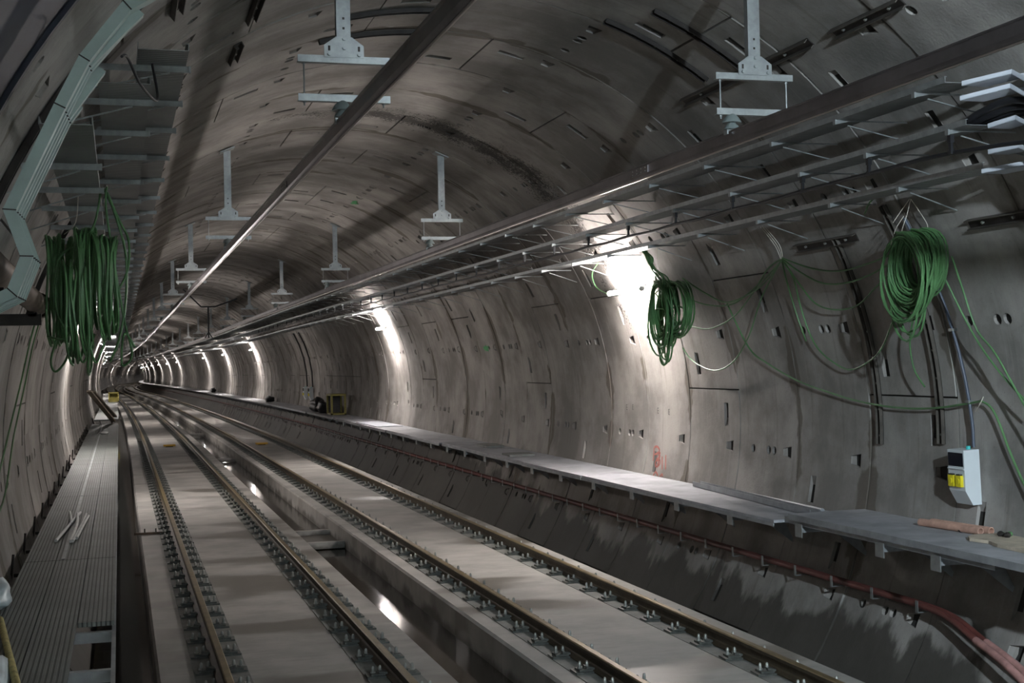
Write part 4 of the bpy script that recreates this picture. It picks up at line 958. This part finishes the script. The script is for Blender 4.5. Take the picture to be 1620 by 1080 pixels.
# yellow metal frame on the far walkway
t = thing('yellow_stand', 'worn yellow metal stand on the far board walkway', 'stand', (3.72, 44.2, -0.92))
for xx in (-0.22, 0.22):
    for yy in (-0.45, 0.45): MB().box(xx-0.03, xx+0.03, yy-0.05, yy+0.05, 0, 0.62).build('leg', 'ochre', t)
MB().box(-0.25, 0.25, -0.5, 0.5, 0.62, 0.68).build('top', 'ochre', t)
MB().box(-0.25, 0.25, -0.5, 0.5, 0.0, 0.05).build('base', 'ochre', t)
MB().box(-0.20, 0.20, 0.40, 0.42, 0.05, 0.62).build('back_panel', 'dark_steel', t)
def lump(name, lab, cat, loc, sx, sy, sz, mt, seed, grp=None):
    q = random.Random(seed); bm = bmesh.new(); bmesh.ops.create_icosphere(bm, subdivisions=3, radius=1)
    ph = [q.uniform(0, 6) for _ in range(6)]
    for v in bm.verts:
        f = 1+0.16*math.sin(4*v.co.x+ph[0])*math.sin(3*v.co.y+ph[1])+0.1*math.sin(7*v.co.z+ph[2]+3*v.co.x)
        v.co = Vector((v.co.x*sx*f, v.co.y*sy*f, max(-0.75, v.co.z*f)*sz+0.75*sz))
    me = bpy.data.meshes.new(name); bm.to_mesh(me); bm.free(); me.materials.append(M[mt]); me.polygons.foreach_set('use_smooth', [True]*len(me.polygons))
    return tag(place(name, me, None, loc), lab, cat, grp)
lump('black_bag', 'black rubbish bag slumped beside the yellow stand', 'bag', (3.62, 45.9, -0.920), 0.30, 0.55, 0.24, 'black', 1)
lump('black_bag', 'black rubbish bag slumped against the yellow stand, taller one', 'bag', (3.60, 47.6, -0.920), 0.28, 0.6, 0.28, 'black', 2)
lump('black_bag', 'low black bag on the far walkway beyond the socket boxes', 'bag', (3.7, 64.6, -0.925+PZ(64.6)), 0.22, 0.7, 0.16, 'black', 4)
lump('black_bag', 'farthest black heap on the board walkway under the lamps', 'bag', (3.7+PX(100), 100, -0.925+PZ(100)), 0.22, 0.8, 0.2, 'black', 5)
# leaning planks, crate on the ribbed walkway
for k, (a, b_, lab) in enumerate((((-3.98, 40.5, 0.12), (-3.34, 43.9, -0.89), 'pale plank leaning from the wall down to the ribbed walkway, nearer one'), ((-3.95, 44.0, 0.05), (-3.30, 47.5, -0.88), 'pale plank leaning from the wall down to the ribbed walkway, farther one'))):
    o = MB().bar(a, b_, 0.14, 0.05, (0, 0, 1)).build('plank', 'wood'); tag(o, lab, 'plank', 'leaning planks')
t = thing('yellow_crate', 'worn yellow crate standing far along the ribbed walkway', 'crate', (-3.45, 75.6, -0.93+PZ(75.6)))
for xx in (-0.24, 0.24): MB().box(xx-0.03, xx+0.03, -0.3, 0.3, 0, 0.5).build('side', 'ochre', t)
MB().box(-0.27, 0.27, -0.3, 0.3, 0.46, 0.52).build('top', 'ochre', t); MB().box(-0.27, 0.27, -0.3, 0.3, 0.0, 0.05).build('base', 'ochre', t)
MB().box(-0.21, 0.21, 0.0, 0.02, 0.05, 0.46).build('panel', 'ochre', t)
lump('white_bag', 'crumpled pale plastic on the ribbed walkway beyond the conduit offcuts', 'plastic bag', (-3.55, 36.5, -0.928), 0.12, 0.3, 0.03, 'white', 6)
# yellow beacons between the rails
for x, y, lab in ((-1.51, 48.2, 'yellow plate between the rails of the track beside the ribbed walkway'), (1.57, 47.3, 'yellow plate between the rails of the track beside the damp wall')):
    t = thing('yellow_plate', lab, 'plate', (x, y, SLAB_Z), 'yellow plates in the tracks')
    MB().box(-0.2, 0.2, -0.18, 0.18, 0.03, 0.08).build('plate_body', 'orange', t)
    MB().box(-0.12, 0.12, -0.1, 0.1, 0.0, 0.03).build('mount', 'dark_steel', t)
# steel bar across the gutter edge
t = thing('cross_bar', 'rusty bar lying across the slab edge beside the first rail', 'bar', (-2.9, 23.1, SLAB_Z))
MB().box(-0.05, 0.42, -0.03, 0.03, 0.006, 0.04).build('bar', 'rust_steel', t)
for xx in (0.12, 0.3): MB().tube([(xx, 0, 0.04), (xx, 0, 0.10)], 0.012, 6).build('stud', 'dark_steel', t)
# near edge: pale sheet bundle and yellow rope on the walkway
lump('sheet_bundle', 'crumpled pale blue sheeting against the wall on the ribbed walkway', 'sheeting', (-4.0, 10.3, -0.93), 0.085, 0.35, 0.10, 'sheet', 8)
lump('sheet_bundle', 'pale blue sheeting heaped beside the yellow rope', 'sheeting', (-3.86, 7.6, -0.93), 0.12, 0.6, 0.06, 'sheet', 9)
o = MB().tube(spline([(-3.93, 9.6, -0.905), (-3.86, 9.0, -0.90), (-3.80, 8.5, -0.905), (-3.74, 8.0, -0.90), (-3.66, 7.3, -0.905), (-3.62, 6.6, -0.905)], 8), 0.022, 8).build('rope', 'rope', smooth=60)
tag(o, 'frayed yellow rope trailing along the ribbed walkway', 'rope')

# ================================================================== MARKS ON THE LINING
def mark(name, strokes, mt, wd, lab, cat):
    mb = MB(); rr = R-0.0065
    for L_ in strokes:
        pts = [Vector((pol(a, rr)[0], y, pol(a, rr)[1])) for y, a in L_]
        pts = spline(pts, 4) if len(pts) > 2 else pts
        for a, b_ in zip(pts[:-1], pts[1:]):
            if (b_-a).length > 1e-4: mb.bar(a, b_, wd, 0.002, Vector((a.x, 0, a.z)).normalized())
    return tag(mb.build(name, mt), lab, cat)
mark('spray_mark', [[(17.83, -10.0), (17.84, -8.6), (17.84, -7.4), (17.72, -7.2), (17.64, -7.9), (17.72, -8.5), (17.8, -8.7)], [(17.60, -8.3), (17.66, -8.6), (17.6, -9.0), (17.66, -9.3)],
                    [(17.72, -9.5), (17.60, -9.6), (17.58, -10.4), (17.68, -11.0), (17.74, -10.4), (17.70, -9.7), (17.62, -10.0), (17.66, -10.6)], [(17.52, -8.9), (17.46, -11.3)], [(17.40, -8.5), (17.34, -11.2)],
                    [(17.74, -12.9), (17.68, -12.0), (17.58, -12.6)], [(17.50, -12.8), (17.44, -12.2), (17.40, -12.6)]], 'paint_red', 0.032, 'red sprayed letters and strokes on the wall above the board walkway', 'spray mark')
mark('spray_mark', [[(26.4, 70.6), (26.7, 70.0), (26.5, 69.4)], [(26.3, 70.2), (26.8, 70.4)], [(26.5, 70.8), (26.6, 69.2)]], 'paint_green', 0.06, 'green sprayed patch high on the tunnel crown', 'spray mark')
mark('spray_mark', [[(26.5, 14.4), (26.7, 13.6), (26.4, 13.2)], [(26.35, 14.0), (26.75, 13.9)], [(26.55, 14.6), (26.55, 13.2)]], 'paint_green', 0.05, 'green sprayed patch on the wall between lamps', 'spray mark')

def glyph(y, a, n):      # moulded tally mark: a stem and n short bars
    return [[(y, a+0.5), (y, a-0.5)]]+[[(y, a+0.5-1.0*k/(n-1)), (y-0.05, a+0.5-1.0*k/(n-1))] for k in range(n)]
mark('moulded_mark', glyph(17.78, -0.2, 3)+glyph(17.38, -0.3, 4), 'paint_grey', 0.010, 'two small tally-like moulded marks on the wall above the red letters', 'moulded mark')
mark('moulded_mark', glyph(19.0, 0.0, 3)+glyph(18.75, 0.1, 4), 'paint_grey', 0.010, 'two small tally-like moulded marks on the wall ring beyond the brown stain', 'moulded mark')
